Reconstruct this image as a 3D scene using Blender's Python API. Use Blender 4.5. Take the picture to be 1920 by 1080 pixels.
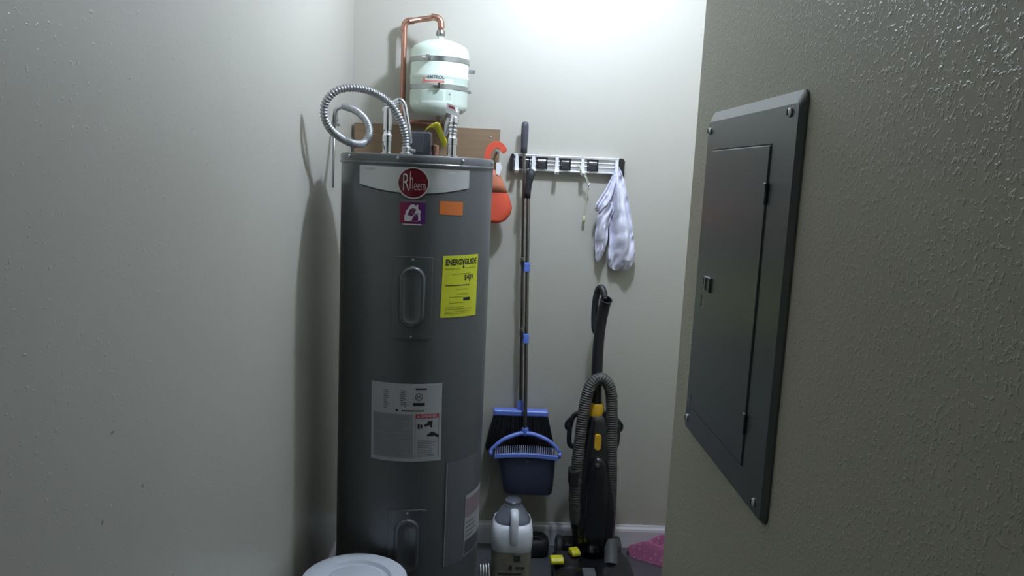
import bpy, bmesh, math, random
from mathutils import Vector, Matrix, noise
random.seed(7)
PI = math.pi
for o in list(bpy.data.objects): bpy.data.objects.remove(o, do_unlink=True)
SC = bpy.context.scene
COL = SC.collection

# ------------------------------------------------------------------ camera
F = 1467.0                                   # focal length in pixels of the 1920 px wide frame
EYE = Vector((0, 0, 1.45))
Yc = Vector((-43, 218, -F)).normalized()     # world axes seen from the camera
Zc = Vector((460, 9960, F)).normalized()
Zc = (Zc - Yc * Zc.dot(Yc)).normalized()
Xc = Yc.cross(Zc)
ROT = Matrix((Xc, Yc, Zc))                   # camera -> world
cam_d = bpy.data.cameras.new('camera'); cam_d.sensor_width = 36; cam_d.lens = F / 1920 * 36
cam_d.clip_start = 0.02
cam = bpy.data.objects.new('camera', cam_d); COL.objects.link(cam)
cam.matrix_world = Matrix.Translation(EYE) @ ROT.to_4x4()
SC.camera = cam

# ------------------------------------------------------------------ light
W = bpy.data.worlds.new('world'); SC.world = W; W.use_nodes = True
bg = W.node_tree.nodes['Background']
bg.inputs['Color'].default_value = (0.75, 0.85, 1.0, 1); bg.inputs['Strength'].default_value = 0.008
LAMP = Vector((0.345, 2.20, 2.35))            # ceiling lamp of the closet
LAMP_W = 50.0
SC.view_settings.view_transform = 'Standard'; SC.view_settings.look = 'None'
SC.view_settings.gamma = 1.0; SC.view_settings.use_curve_mapping = False
SC.view_settings.exposure = 0.0

# ------------------------------------------------------------------ helpers
def ray(px, py): return ROT @ Vector((px - 960, 540 - py, -F))
def onY(px, py, Y):
    d = ray(px, py); return EYE + d * (Y / d.y)

def node(nt, t, **kw):
    n = nt.nodes.new(t)
    for k, v in kw.items(): setattr(n, k, v)
    return n

MATS = {}
def mat(name, col, rough=0.5, metal=0.0, var=0.08, vscale=12, bump=0.0, bscale=80, coat=0.0, trans=0.0,
        alpha=1.0, spec=0.5, emit=0.0, sss=0.0, aniso=0.0, sheen=0.0, stretch=None):
    m = bpy.data.materials.new(name); m.use_nodes = True; nt = m.node_tree; b = nt.nodes['Principled BSDF']
    tc = node(nt, 'ShaderNodeTexCoord'); mp = node(nt, 'ShaderNodeMapping')
    nt.links.new(tc.outputs['Object'], mp.inputs['Vector'])
    if stretch: mp.inputs['Scale'].default_value = stretch
    nz = node(nt, 'ShaderNodeTexNoise'); nz.inputs['Scale'].default_value = vscale; nz.inputs['Detail'].default_value = 4
    nt.links.new(mp.outputs['Vector'], nz.inputs['Vector'])
    mx = node(nt, 'ShaderNodeMix', data_type='RGBA')
    mx.inputs['A'].default_value = tuple(max(0, c * (1 - var)) for c in col[:3]) + (1,)
    mx.inputs['B'].default_value = tuple(min(1, c * (1 + var)) for c in col[:3]) + (1,)
    nt.links.new(nz.outputs['Fac'], mx.inputs['Factor'])
    nt.links.new(mx.outputs['Result'], b.inputs['Base Color'])
    b.inputs['Roughness'].default_value = rough; b.inputs['Metallic'].default_value = metal
    b.inputs['Coat Weight'].default_value = coat; b.inputs['Coat Roughness'].default_value = 0.15
    b.inputs['Transmission Weight'].default_value = trans; b.inputs['Alpha'].default_value = alpha
    b.inputs['Specular IOR Level'].default_value = spec
    b.inputs['Subsurface Weight'].default_value = sss
    b.inputs['Sheen Weight'].default_value = sheen
    b.inputs['Anisotropic'].default_value = aniso
    if sss: b.inputs['Subsurface Radius'].default_value = (0.02, 0.02, 0.02); b.inputs['Subsurface Scale'].default_value = 1
    if emit:
        b.inputs['Emission Color'].default_value = tuple(col[:3]) + (1,); b.inputs['Emission Strength'].default_value = emit
    if bump:
        n2 = node(nt, 'ShaderNodeTexNoise'); n2.inputs['Scale'].default_value = bscale; n2.inputs['Detail'].default_value = 3
        nt.links.new(mp.outputs['Vector'], n2.inputs['Vector'])
        bp = node(nt, 'ShaderNodeBump'); bp.inputs['Strength'].default_value = bump; bp.inputs['Distance'].default_value = 0.002
        nt.links.new(n2.outputs['Fac'], bp.inputs['Height']); nt.links.new(bp.outputs['Normal'], b.inputs['Normal'])
    MATS[name] = m; return m

def wall_mat(name, col, lo, hi, scale, strength, rough=0.45, marks=()):
    """painted plaster with a sprayed splatter texture; marks are dents and scratches (point, radius)"""
    m = bpy.data.materials.new(name); m.use_nodes = True; nt = m.node_tree; b = nt.nodes['Principled BSDF']; L = nt.links.new
    tc = node(nt, 'ShaderNodeTexCoord')
    n1 = node(nt, 'ShaderNodeTexNoise'); n1.inputs['Scale'].default_value = scale; n1.inputs['Detail'].default_value = 2.5
    n1.inputs['Distortion'].default_value = 0.2
    r1 = node(nt, 'ShaderNodeMapRange', interpolation_type='SMOOTHSTEP')
    r1.inputs['From Min'].default_value = lo; r1.inputs['From Max'].default_value = hi
    L(tc.outputs['Object'], n1.inputs['Vector']); L(n1.outputs['Fac'], r1.inputs['Value'])
    n2 = node(nt, 'ShaderNodeTexNoise'); n2.inputs['Scale'].default_value = 25; n2.inputs['Detail'].default_value = 3
    L(tc.outputs['Object'], n2.inputs['Vector'])
    ad = node(nt, 'ShaderNodeMath', operation='MULTIPLY_ADD'); ad.inputs[1].default_value = 0.35
    L(n2.outputs['Fac'], ad.inputs[0]); L(r1.outputs['Result'], ad.inputs[2])
    bp = node(nt, 'ShaderNodeBump'); bp.inputs['Strength'].default_value = strength; bp.inputs['Distance'].default_value = 0.0015
    L(ad.outputs['Value'], bp.inputs['Height']); L(bp.outputs['Normal'], b.inputs['Normal'])
    n3 = node(nt, 'ShaderNodeTexNoise'); n3.inputs['Scale'].default_value = 3.0; n3.inputs['Detail'].default_value = 5
    L(tc.outputs['Object'], n3.inputs['Vector'])
    mx = node(nt, 'ShaderNodeMix', data_type='RGBA')
    mx.inputs['A'].default_value = tuple(c * 0.96 for c in col) + (1,); mx.inputs['B'].default_value = tuple(min(1, c * 1.04) for c in col) + (1,)
    L(n3.outputs['Fac'], mx.inputs['Factor'])
    out = mx.outputs['Result']
    for (p, s) in marks:
        sub = node(nt, 'ShaderNodeVectorMath', operation='SUBTRACT'); sub.inputs[1].default_value = p
        L(tc.outputs['Object'], sub.inputs[0])
        dv = node(nt, 'ShaderNodeVectorMath', operation='DIVIDE'); dv.inputs[1].default_value = s
        L(sub.outputs['Vector'], dv.inputs[0])
        ln = node(nt, 'ShaderNodeVectorMath', operation='LENGTH'); L(dv.outputs['Vector'], ln.inputs[0])
        mr = node(nt, 'ShaderNodeMapRange'); mr.inputs['From Min'].default_value = 0.6; mr.inputs['From Max'].default_value = 1.0
        mr.inputs['To Min'].default_value = 0.7; mr.inputs['To Max'].default_value = 0.0
        L(ln.outputs['Value'], mr.inputs['Value'])
        m2 = node(nt, 'ShaderNodeMix', data_type='RGBA'); m2.inputs['B'].default_value = (0.12, 0.12, 0.11, 1)
        L(out, m2.inputs['A']); L(mr.outputs['Result'], m2.inputs['Factor']); out = m2.outputs['Result']
    L(out, b.inputs['Base Color']); b.inputs['Roughness'].default_value = rough
    MATS[name] = m; return m

LOC = {}                                     # world location of every root
class MB:
    """collects shapes in world coordinates; build() links them as one mesh object"""
    def __init__(s): s.v = []; s.f = []
    def add(s, vs, fs):
        k = len(s.v); s.v += [Vector(p) for p in vs]; s.f += [tuple(i + k for i in f) for f in fs]; return s
    def box(s, a, b):
        x0, y0, z0 = a; x1, y1, z1 = b
        return s.add([(x0,y0,z0),(x1,y0,z0),(x1,y1,z0),(x0,y1,z0),(x0,y0,z1),(x1,y0,z1),(x1,y1,z1),(x0,y1,z1)],
                     [(0,3,2,1),(4,5,6,7),(0,1,5,4),(1,2,6,5),(2,3,7,6),(3,0,4,7)])
    def loft(s, secs, cap=True, closed=True):
        n = len(secs[0]); vs = [p for sec in secs for p in sec]; fs = []
        for i in range(len(secs) - 1):
            for j in range(n if closed else n - 1):
                a = i*n + j; b = i*n + (j+1) % n; fs.append((a, b, b + n, a + n))
        if cap and closed:
            fs.append(tuple(range(n))[::-1]); fs.append(tuple((len(secs)-1)*n + j for j in range(n)))
        return s.add(vs, fs)
    def tube(s, pts, r, n=12, cap=True):
        pts = [Vector(p) for p in pts]; m = len(pts)
        rs = r if isinstance(r, (list, tuple)) else [r] * m
        T = [(pts[min(i+1, m-1)] - pts[max(i-1, 0)]).normalized() for i in range(m)]
        up = Vector((0,0,1)) if abs(T[0].z) < 0.9 else Vector((1,0,0))
        u = T[0].cross(up).normalized(); secs = []
        for i in range(m):
            u = (u - T[i] * u.dot(T[i])).normalized(); w = T[i].cross(u)
            secs.append([pts[i] + (u * math.cos(2*PI*j/n) + w * math.sin(2*PI*j/n)) * rs[i] for j in range(n)])
        return s.loft(secs, cap)
    def lathe(s, prof, c, n=32, axis='z'):
        secs = []
        for (r, h) in prof:
            sec = []
            for j in range(n):
                a = 2*PI*j/n; x, y = r*math.cos(a), r*math.sin(a)
                if axis == 'z': sec.append(Vector((c[0]+x, c[1]+y, c[2]+h)))
                elif axis == 'x': sec.append(Vector((c[0]+h, c[1]+x, c[2]+y)))
                else: sec.append(Vector((c[0]+x, c[1]+h, c[2]-y)) if False else Vector((c[0]+y, c[1]+h, c[2]+x)))
            secs.append(sec)
        return s.loft(secs)
    def prism(s, outline, fn, d0, d1):
        """outline of 2D points extruded from depth d0 to d1 through fn(u, v, d) -> point"""
        n = len(outline)
        vs = [fn(u, v, d0) for (u, v) in outline] + [fn(u, v, d1) for (u, v) in outline]
        fs = [tuple(range(n))[::-1], tuple(range(n, 2*n))] + [(i, (i+1) % n, n + (i+1) % n, n + i) for i in range(n)]
        return s.add(vs, fs)
    def build(s, name, m, parent=None, smooth=False, bevel=0.0, seg=2, root=None, subd=0):
        me = bpy.data.meshes.new(name)
        r = parent
        while r is not None and r.parent is not None: r = r.parent
        off = LOC.get(r.name, Vector((0,0,0))) if r else Vector((0,0,0))
        me.from_pydata([tuple(p - off) for p in s.v], [], s.f); me.update()
        bm = bmesh.new(); bm.from_mesh(me); bmesh.ops.recalc_face_normals(bm, faces=bm.faces[:]); bm.to_mesh(me); bm.free()
        o = bpy.data.objects.new(name, me); COL.objects.link(o)
        me.materials.append(MATS[m] if isinstance(m, str) else m)
        if parent: o.parent = parent
        if name in STUFF_PRINT: o['kind'] = 'stuff'
        if bevel:
            md = o.modifiers.new('bevel', 'BEVEL'); md.width = bevel; md.segments = seg; md.limit_method = 'ANGLE'; md.angle_limit = 0.6
        if subd:
            md = o.modifiers.new('sub', 'SUBSURF'); md.levels = subd; md.render_levels = subd
        if smooth:
            for p in me.polygons: p.use_smooth = True
            if smooth != 'all':
                bm = bmesh.new(); bm.from_mesh(me)
                for e in bm.edges:
                    if len(e.link_faces) == 2 and e.calc_face_angle(0) > 0.7: e.smooth = False
                bm.to_mesh(me); bm.free()
        return o

STUFF_PRINT = ('lettering', 'fine_print', 'black_print', 'model_mark', 'figure_shapes', 'print_lines', 'label_print', 'label_accent', 'print_block')
def tag(o, label=None, cat=None, group=None, kind=None):
    if label: o['label'] = label
    if cat: o['category'] = cat
    if group: o['group'] = group
    if kind: o['kind'] = kind
    return o
def thing(name, loc, label, cat, group=None):
    o = bpy.data.objects.new(name, None); COL.objects.link(o); o.location = loc
    o.empty_display_size = 0.05
    LOC[o.name] = Vector(loc); return tag(o, label, cat, group)
def sell(cx, cy, z, rx, ry, p=4, n=28):
    """a superellipse section at height z"""
    out = []
    for j in range(n):
        a = 2*PI*j/n; c, s = math.cos(a), math.sin(a)
        out.append(Vector((cx + rx*math.copysign(abs(c)**(2/p), c), cy + ry*math.copysign(abs(s)**(2/p), s), z)))
    return out
def spline(pts, per=10):
    pts = [Vector(p) for p in pts]; out = []
    for i in range(len(pts) - 1):
        p0 = pts[max(i-1, 0)]; p1 = pts[i]; p2 = pts[i+1]; p3 = pts[min(i+2, len(pts)-1)]
        for k in range(per):
            t = k / per
            out.append(0.5*((2*p1) + (p2-p0)*t + (2*p0-5*p1+4*p2-p3)*t*t + (3*p1-p0-3*p2+p3)*t**3))
    out.append(pts[-1]); return out
def resample(pts, step):
    out = [pts[0].copy()]; acc = 0
    for a, b in zip(pts, pts[1:]):
        l = (b - a).length
        if l < 1e-9: continue
        while acc + l >= step:
            t = (step - acc) / l; a = a + (b - a) * t; out.append(a.copy()); l = (b - a).length; acc = 0
        acc += l
    return out
def ribbed(pts, r, amp, pitch, n=14, sub=4):
    p = resample(spline(pts, 40), pitch / sub)
    rs = [r + amp * math.cos(2*PI*i/sub) for i in range(len(p))]
    return MB().tube(p, rs, n)
def text_mesh(txt, size, bold=0.0, xs=1.0, align='CENTER'):
    cu = bpy.data.curves.new('txt', 'FONT'); cu.body = txt; cu.size = size; cu.align_x = align; cu.align_y = 'CENTER'
    cu.offset = bold; cu.resolution_u = 3; cu.fill_mode = 'FRONT'
    o = bpy.data.objects.new('txt', cu); COL.objects.link(o)
    dg = bpy.context.evaluated_depsgraph_get(); me = bpy.data.meshes.new_from_object(o.evaluated_get(dg))
    vs = [(v.co.x * xs, v.co.y) for v in me.vertices]; fs = [tuple(p.vertices) for p in me.polygons]
    bpy.data.objects.remove(o, do_unlink=True); bpy.data.curves.remove(cu); bpy.data.meshes.remove(me)
    return vs, fs

# ------------------------------------------------------------------ materials
XL, XR, YB, YC = -0.505, 0.37, 2.92, 1.43    # left wall, partition face, back wall, partition corner
mk = [((XL, 1.02, 0.955), (0.02, 0.004, 0.004)), ((XL, 1.145, 0.955), (0.02, 0.004, 0.004)),
      ((XL, 1.25, 0.74), (0.02, 0.0018, 0.018)), ((XL, 1.055, 1.07), (0.02, 0.009, 0.002))]
wall_mat('wall_paint_left', (0.50, 0.487, 0.42), 0.63, 0.72, 105, 0.33, rough=0.36, marks=mk)
wall_mat('wall_paint', (0.50, 0.487, 0.42), 0.62, 0.72, 60, 0.08)
wall_mat('wall_paint_partition', (0.49, 0.472, 0.37), 0.54, 0.68, 190, 0.5)
mat('ceiling_paint', (0.75, 0.75, 0.73), 0.7, bump=0.4, bscale=120)
mat('floor_vinyl', (0.075, 0.075, 0.082), 0.4, var=0.15, vscale=8, bump=0.1, bscale=60)
mat('baseboard_white', (0.72, 0.72, 0.74), 0.3)
mat('heater_enamel', (0.115, 0.122, 0.128), 0.32, metal=0.25, var=0.05, vscale=3, bump=0.03, bscale=200, coat=0.15)
mat('heater_lid', (0.105, 0.112, 0.118), 0.33, metal=0.25, var=0.05, coat=0.15)
mat('silver_decal', (0.50, 0.51, 0.52), 0.28, metal=0.35, var=0.04)
mat('black_ink', (0.015, 0.015, 0.017), 0.5)
mat('grey_ink', (0.16, 0.16, 0.17), 0.6)
mat('red_badge', (0.13, 0.012, 0.02), 0.25, coat=0.3)
mat('badge_letter', (0.62, 0.58, 0.58), 0.35, metal=0.2)
mat('red_print', (0.45, 0.03, 0.05), 0.5)
mat('white_print', (0.60, 0.60, 0.62), 0.5)
mat('orange_sticker', (0.62, 0.16, 0.03), 0.5)
mat('yellow_label', (0.62, 0.66, 0.03), 0.45)
mat('paper_label', (0.42, 0.43, 0.46), 0.5, var=0.04)
mat('paper_grey', (0.27, 0.275, 0.30), 0.55, var=0.1, vscale=40)
mat('clear_pouch', (0.45, 0.46, 0.52), 0.22, alpha=0.10, var=0.1)
mat('chrome', (0.72, 0.72, 0.74), 0.14, metal=1.0)
mat('zinc', (0.55, 0.56, 0.57), 0.35, metal=1.0)
mat('conduit_metal', (0.36, 0.37, 0.38), 0.42, metal=0.75)
mat('steel', (0.34, 0.33, 0.31), 0.28, metal=1.0)
mat('copper', (0.50, 0.27, 0.20), 0.33, metal=0.95, var=0.25, vscale=25)
mat('tank_enamel', (0.70, 0.80, 0.70), 0.32, var=0.02, coat=0.1)
mat('tank_band', (0.42, 0.44, 0.43), 0.3, metal=0.9)
mat('pine_board', (0.23, 0.155, 0.09), 0.55, var=0.25, vscale=6, stretch=(1.2, 8, 14), bump=0.1)
mat('dark_plastic', (0.055, 0.055, 0.068), 0.45)
mat('yellow_tape', (0.66, 0.64, 0.04), 0.4)
mat('white_plastic', (0.78, 0.78, 0.80), 0.35)
mat('white_tape', (0.80, 0.80, 0.82), 0.6)
mat('orange_foam', (0.64, 0.085, 0.04), 0.6, bump=0.1, bscale=200)
mat('orange_faded', (0.50, 0.17, 0.09), 0.65)
mat('aluminium', (0.74, 0.75, 0.78), 0.32, metal=0.6)
mat('black_plastic', (0.016, 0.016, 0.018), 0.4)
mat('black_gloss', (0.010, 0.010, 0.012), 0.22, coat=0.2)
mat('black_rubber', (0.02, 0.021, 0.024), 0.6)
mat('grip_grey', (0.055, 0.06, 0.075), 0.5)
mat('blue_plastic', (0.15, 0.24, 0.72), 0.35)
mat('tooth_plastic', (0.42, 0.46, 0.62), 0.3)
mat('navy_plastic', (0.050, 0.060, 0.115), 0.4)
mat('bristle', (0.012, 0.012, 0.014), 0.6)
mat('hose_grey', (0.075, 0.072, 0.066), 0.45)
mat('vac_yellow', (0.62, 0.36, 0.02), 0.35)
mat('pedal_yellow', (0.62, 0.58, 0.02), 0.35)
mat('grey_plastic', (0.10, 0.105, 0.11), 0.45)
mat('jug_plastic', (0.84, 0.88, 0.97), 0.35, trans=0.04, sss=0.1)
mat('jug_neck', (0.34, 0.38, 0.44), 0.25, trans=0.7)
mat('jug_label', (0.22, 0.21, 0.165), 0.5, var=0.3, vscale=30)
mat('label_dark', (0.05, 0.05, 0.045), 0.5)
mat('label_tan', (0.22, 0.17, 0.13), 0.5)
mat('lid_white', (0.64, 0.68, 0.74), 0.4)
mat('bucket_navy', (0.02, 0.025, 0.09), 0.35)
mat('cord_green', (0.55, 0.60, 0.36), 0.6)
mat('panel_steel', (0.17, 0.185, 0.187), 0.30, metal=0.5, var=0.08, vscale=3)
mat('panel_gap', (0.01, 0.01, 0.01), 0.7)
mat('frosted_glass', (0.95, 0.97, 1.0), 0.5, emit=6.0)
mat('lamp_base', (0.8, 0.8, 0.8), 0.4)
mat('white_cloth', (0.74, 0.74, 0.86), 0.9, bump=0.25, bscale=350, sheen=0.2)

def pink_mat():
    m = bpy.data.materials.new('pink_fleece'); m.use_nodes = True; nt = m.node_tree; b = nt.nodes['Principled BSDF']; L = nt.links.new
    tc = node(nt, 'ShaderNodeTexCoord'); vo = node(nt, 'ShaderNodeTexVoronoi'); vo.inputs['Scale'].default_value = 55
    vo.inputs['Randomness'].default_value = 0.25
    mr = node(nt, 'ShaderNodeMapRange'); mr.inputs['From Min'].default_value = 0.18; mr.inputs['From Max'].default_value = 0.30
    mx = node(nt, 'ShaderNodeMix', data_type='RGBA')
    mx.inputs['A'].default_value = (0.55, 0.24, 0.38, 1); mx.inputs['B'].default_value = (0.40, 0.11, 0.23, 1)
    L(tc.outputs['Object'], vo.inputs['Vector']); L(vo.outputs['Distance'], mr.inputs['Value'])
    L(mr.outputs['Result'], mx.inputs['Factor']); L(mx.outputs['Result'], b.inputs['Base Color'])
    b.inputs['Roughness'].default_value = 0.95; b.inputs['Sheen Weight'].default_value = 0.3
    MATS['pink_fleece'] = m
pink_mat()
def gradient_mat():
    m = bpy.data.materials.new('sticker_print'); m.use_nodes = True; nt = m.node_tree; b = nt.nodes['Principled BSDF']; L = nt.links.new
    tc = node(nt, 'ShaderNodeTexCoord'); sp = node(nt, 'ShaderNodeSeparateXYZ'); mr = node(nt, 'ShaderNodeMapRange')
    mr.inputs['From Min'].default_value = 0.0; mr.inputs['From Max'].default_value = 1.0
    mx = node(nt, 'ShaderNodeMix', data_type='RGBA')
    mx.inputs['A'].default_value = (0.24, 0.012, 0.045, 1); mx.inputs['B'].default_value = (0.07, 0.015, 0.16, 1)
    L(tc.outputs['Generated'], sp.inputs['Vector']); L(sp.outputs['X'], mr.inputs['Value'])
    L(mr.outputs['Result'], mx.inputs['Factor']); L(mx.outputs['Result'], b.inputs['Base Color'])
    b.inputs['Roughness'].default_value = 0.4; MATS['sticker_print'] = m
gradient_mat()

# ------------------------------------------------------------------ the room
HC = 2.44
def struct(name, mb, m, **k): return tag(mb.build(name, m, **k), kind='structure')
struct('floor', MB().box((XL-0.1, -1.3, -0.05), (1.3, YB+0.1, 0)), 'floor_vinyl')
struct('ceiling', MB().box((XL-0.1, -1.3, HC), (1.3, YB+0.1, HC+0.05)), 'ceiling_paint')
struct('wall_left', MB().box((XL-0.1, -1.3, 0), (XL, YB+0.1, HC)), 'wall_paint_left')
struct('wall_back', MB().box((XL, YB, 0), (1.3, YB+0.1, HC)), 'wall_paint')
struct('wall_right', MB().box((XR, -1.3, 0), (1.3, YC, HC)), 'wall_paint_partition', bevel=0.004)
struct('wall_far_right', MB().box((1.2, YC, 0), (1.3, YB, HC)), 'wall_paint')
def baseboard(name, p0, p1, nrm):
    p0, p1, nrm = Vector(p0), Vector(p1), Vector(nrm); up = Vector((0,0,1))
    prof = [(0,0),(0.013,0),(0.013,0.066),(0.011,0.076),(0.006,0.083),(0.004,0.090),(0,0.090)]
    mb = MB().loft([[p + nrm*a + up*b for a, b in prof] for p in (p0, p1)])
    return struct(name, mb, 'baseboard_white')
baseboard('baseboard_back', (XL, YB, 0), (1.2, YB, 0), (0, -1, 0))
baseboard('baseboard_left', (XL, -1.3, 0), (XL, YB-0.013, 0), (1, 0, 0))
baseboard('baseboard_right', (XR, -1.3, 0), (XR, YC, 0), (-1, 0, 0))

# ceiling lamp of the closet (above the frame)
t = thing('ceiling_lamp', (LAMP.x, LAMP.y, HC), 'round ceiling lamp with a frosted globe lighting the closet', 'lamp')
MB().lathe([(0.0, 0), (0.075, 0), (0.075, -0.015), (0.05, -0.03), (0.0, -0.03)], (LAMP.x, LAMP.y, HC), 32).build('base', 'lamp_base', t, smooth=True)
gm = bpy.data.materials.new('lamp_glow'); gm.use_nodes = True; b_ = gm.node_tree.nodes['Principled BSDF']
b_.inputs['Base Color'].default_value = (0.9, 0.9, 0.9, 1); b_.inputs['Emission Color'].default_value = (0.72, 0.815, 1.0, 1)
GR = 0.05; b_.inputs['Emission Strength'].default_value = LAMP_W / (PI * 4*PI*GR*GR)
MB().lathe([(GR*math.sin(PI*k/12), -GR*math.cos(PI*k/12)) if 0 < k < 12 else (0.0005, -GR*math.cos(PI*k/12)) for k in range(13)], LAMP, 20).build('globe', gm, t, smooth='all')
MB().lathe([(0.022, LAMP.z + GR*0.8), (0.022, HC - 0.028)], (LAMP.x, LAMP.y, 0), 16).build('stem', 'lamp_base', t, smooth=True)

# ------------------------------------------------------------------ water heater
HX, HY, HR, HT = -0.2103, 2.35, 0.2217, 1.486
def bend(s, z, d=0.0):                       # arc length from the front, height, stand-off
    a = s / HR; r = HR + d
    return Vector((HX + r*math.sin(a), HY - r*math.cos(a), z))
def cyl(px, py):                             # photo point on the jacket
    d = ray(px, py); ox, oy = EYE.x - HX, EYE.y - HY
    A = d.x**2 + d.y**2; B = 2*(ox*d.x + oy*d.y); Cc = ox*ox + oy*oy - HR*HR
    D = max(0.0, B*B - 4*A*Cc); tt = (-B - math.sqrt(D)) / (2*A); p = EYE + d*tt
    return math.atan2(p.x - HX, -(p.y - HY)) * HR, p.z
def quad(c, d0, d1, n=14):
    """a sheet on the jacket from its four corners (tl, tr, br, bl in s, z), or a list of (top, bottom) z along s"""
    (a, b, c2, d) = c; mb = MB(); secs = []
    for i in range(n + 1):
        u = i / n
        s1 = a[0] + (b[0]-a[0])*u; z1 = a[1] + (b[1]-a[1])*u; s0 = d[0] + (c2[0]-d[0])*u; z0 = d[1] + (c2[1]-d[1])*u
        secs.append([bend(s0, z0, d0), bend(s0, z0, d1), bend(s1, z1, d1), bend(s1, z1, d0)])
    return mb.loft(secs)
def rect(s0, s1, z0, z1, d0, d1, n=8): return quad(((s0, z1), (s1, z1), (s1, z0), (s0, z0)), d0, d1, n)
def bent_text(mb, txt, s, z, size, d, bold=0.0, xs=1.0, tilt=0.0):
    vs, fs = text_mesh(txt, size, bold, xs)
    return mb.add([bend(s + x, z + y + x*tilt, d) for x, y in vs], fs)
def disc(s, z, r, d0, d1, n=36, rin=0.0):
    mb = MB(); rings = [r * k / 6 for k in range(1, 7)] if not rin else [rin, r]
    sec = lambda rr, dd: [bend(s + rr*math.cos(2*PI*j/n), z + rr*math.sin(2*PI*j/n), dd) for j in range(n)]
    if rin: return mb.loft([sec(rin, d0), sec(rin, d1), sec(r, d1), sec(r, d0)], cap=False)
    return mb.loft([sec(rr, d1) for rr in rings] + [sec(r, d0)])

heater = thing('water_heater', (HX, HY, 0), 'tall dark grey cylindrical electric water heater in the closet corner', 'water heater')
N = 96
MB().lathe([(HR-0.01, 0.0), (HR-0.01, 0.03), (HR, 0.035), (HR, HT-0.02)], (HX, HY, 0), N).build('body', 'heater_enamel', heater, smooth=True)
lid = MB().lathe([(HR+0.001, HT-0.029), (HR+0.0035, HT-0.028), (HR+0.0035, HT-0.024), (HR+0.0018, HT-0.022), (HR+0.0025, HT-0.006),
                  (HR-0.001, HT-0.001), (HR-0.006, HT), (0.18, HT), (0.0, HT+0.001)], (HX, HY, 0), N).build('lid', 'heater_lid', heater, smooth=True)
for px, py in ((657, 292), (747, 296), (867, 302), (921, 306)):
    s, z = cyl(px, py); MB().loft([[bend(s + r*math.cos(a*PI/4), z + r*math.sin(a*PI/4), d) for a in range(8)] for r, d in ((0.0042, 0.001), (0.0042, 0.005), (0.002, 0.0065))]).build('screw', 'zinc', lid, smooth=True)
# silver banner with a black swoosh below and a round badge
tl, tr = cyl(675, 309), cyl(880, 320); bl, br = cyl(675, 344), cyl(880, 353)
def banner(d0, d1, drop):
    secs = []; n = 24
    for i in range(n + 1):
        u = i / n; s = tl[0] + (tr[0]-tl[0])*u; z1 = tl[1] + (tr[1]-tl[1])*u
        z0 = bl[1] + (br[1]-bl[1])*u - 0.019*math.sin(PI*u) - drop*(1 if 0 < i < n else 0.6)
        secs.append([bend(s, z0, d0), bend(s, z0, d1), bend(s, z1, d1), bend(s, z1, d0)])
    return MB().loft(secs)
banner(0.0, 0.0004, 0.004).build('banner_black_edge', 'black_ink', heater)  # black printed border along the banner's lower edge
bn = banner(0.0004, 0.0009, 0).build('banner', 'silver_decal', heater, smooth=True)
s, z = cyl(694, 316); bent_text(MB(), 'CLASSIC', s, z, 0.0085, 0.0012, 0.0, 1.1).build('lettering', 'grey_ink', bn)
s, z = cyl(845, 324); (lambda m: [m.add(*(lambda q: (q.v, q.f))(rect(s + k*0.0045, s + k*0.0045 + 0.0032, z-0.003, z+0.003, 0.001, 0.0013, 1))) for k in range(-1, 3)] and m.build('model_mark', 'white_print', bn))(MB())
bs, bz = cyl(775, 343)
bd = disc(bs, bz, 0.0405, 0.0009, 0.004).build('badge', 'red_badge', heater, smooth=True)
disc(bs, bz, 0.0425, 0.001, 0.0046, rin=0.0392).build('badge_rim', 'badge_letter', bd)
tx = MB()
bent_text(tx, 'R', bs - 0.0195, bz - 0.001, 0.068, 0.0046, -0.0006, 0.48)
bent_text(tx, 'h', bs - 0.0045, bz + 0.0045, 0.070, 0.0046, -0.0008, 0.34)
bent_text(tx, 'eem', bs + 0.0175, bz - 0.0065, 0.042, 0.0046, -0.0006, 0.44)
tx.build('lettering', 'badge_letter', bd)
# picture sticker: a pale house with figures on red fading to violet
c = [cyl(750, 379), cyl(798, 381), cyl(797, 420), cyl(750, 418)]
st = quad(c, 0.0002, 0.0006).build('picture_sticker', 'sticker_print', heater)
tag(st, 'red and violet sticker with a pale house on it')
c2 = [cyl(750, 374), cyl(798, 376), cyl(798, 380), cyl(750, 378)]; quad(c2, 0.0002, 0.0006).build('sticker_header', 'grey_ink', st)
cs, cz = cyl(774, 399)
def shape(out, d=0.0009): return MB().prism([(cs + a*0.001, cz + b*0.001) for a, b in out], lambda u, v, dd: bend(u, v, dd), d - 0.0004, d)
shape([(-22,-22),(-22,-6),(-18,-4),(-20,2),(-6,22),(2,24),(8,18),(10,22),(14,22),(14,12),(22,4),(20,-2),(21,-20),(10,-23),(-8,-23)]).build('house_shape', 'white_print', st)
fg = MB()
for a, b, w, h in ((-12,-4,5,7),(-2,2,4,6),(6,-6,6,8),(13,-2,4,5),(-8,8,3,4),(3,10,3,5)):
    q = shape([(a-w/2, b-h/2), (a+w/2, b-h/2), (a+w/2*0.6, b+h/2), (a-w/2*0.6, b+h/2)], 0.0012); fg.add(q.v, q.f)
fg.build('figure_shapes', 'grey_ink', st)
q = rect(cs-0.026, cs+0.024, cz-0.033, cz-0.030, 0.0006, 0.0009).build('caption_line', 'white_print', st)
quad([cyl(825, 377), cyl(868, 379), cyl(867, 404), cyl(824, 402)], 0.0002, 0.0007).build('orange_sticker', 'orange_sticker', heater)
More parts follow.
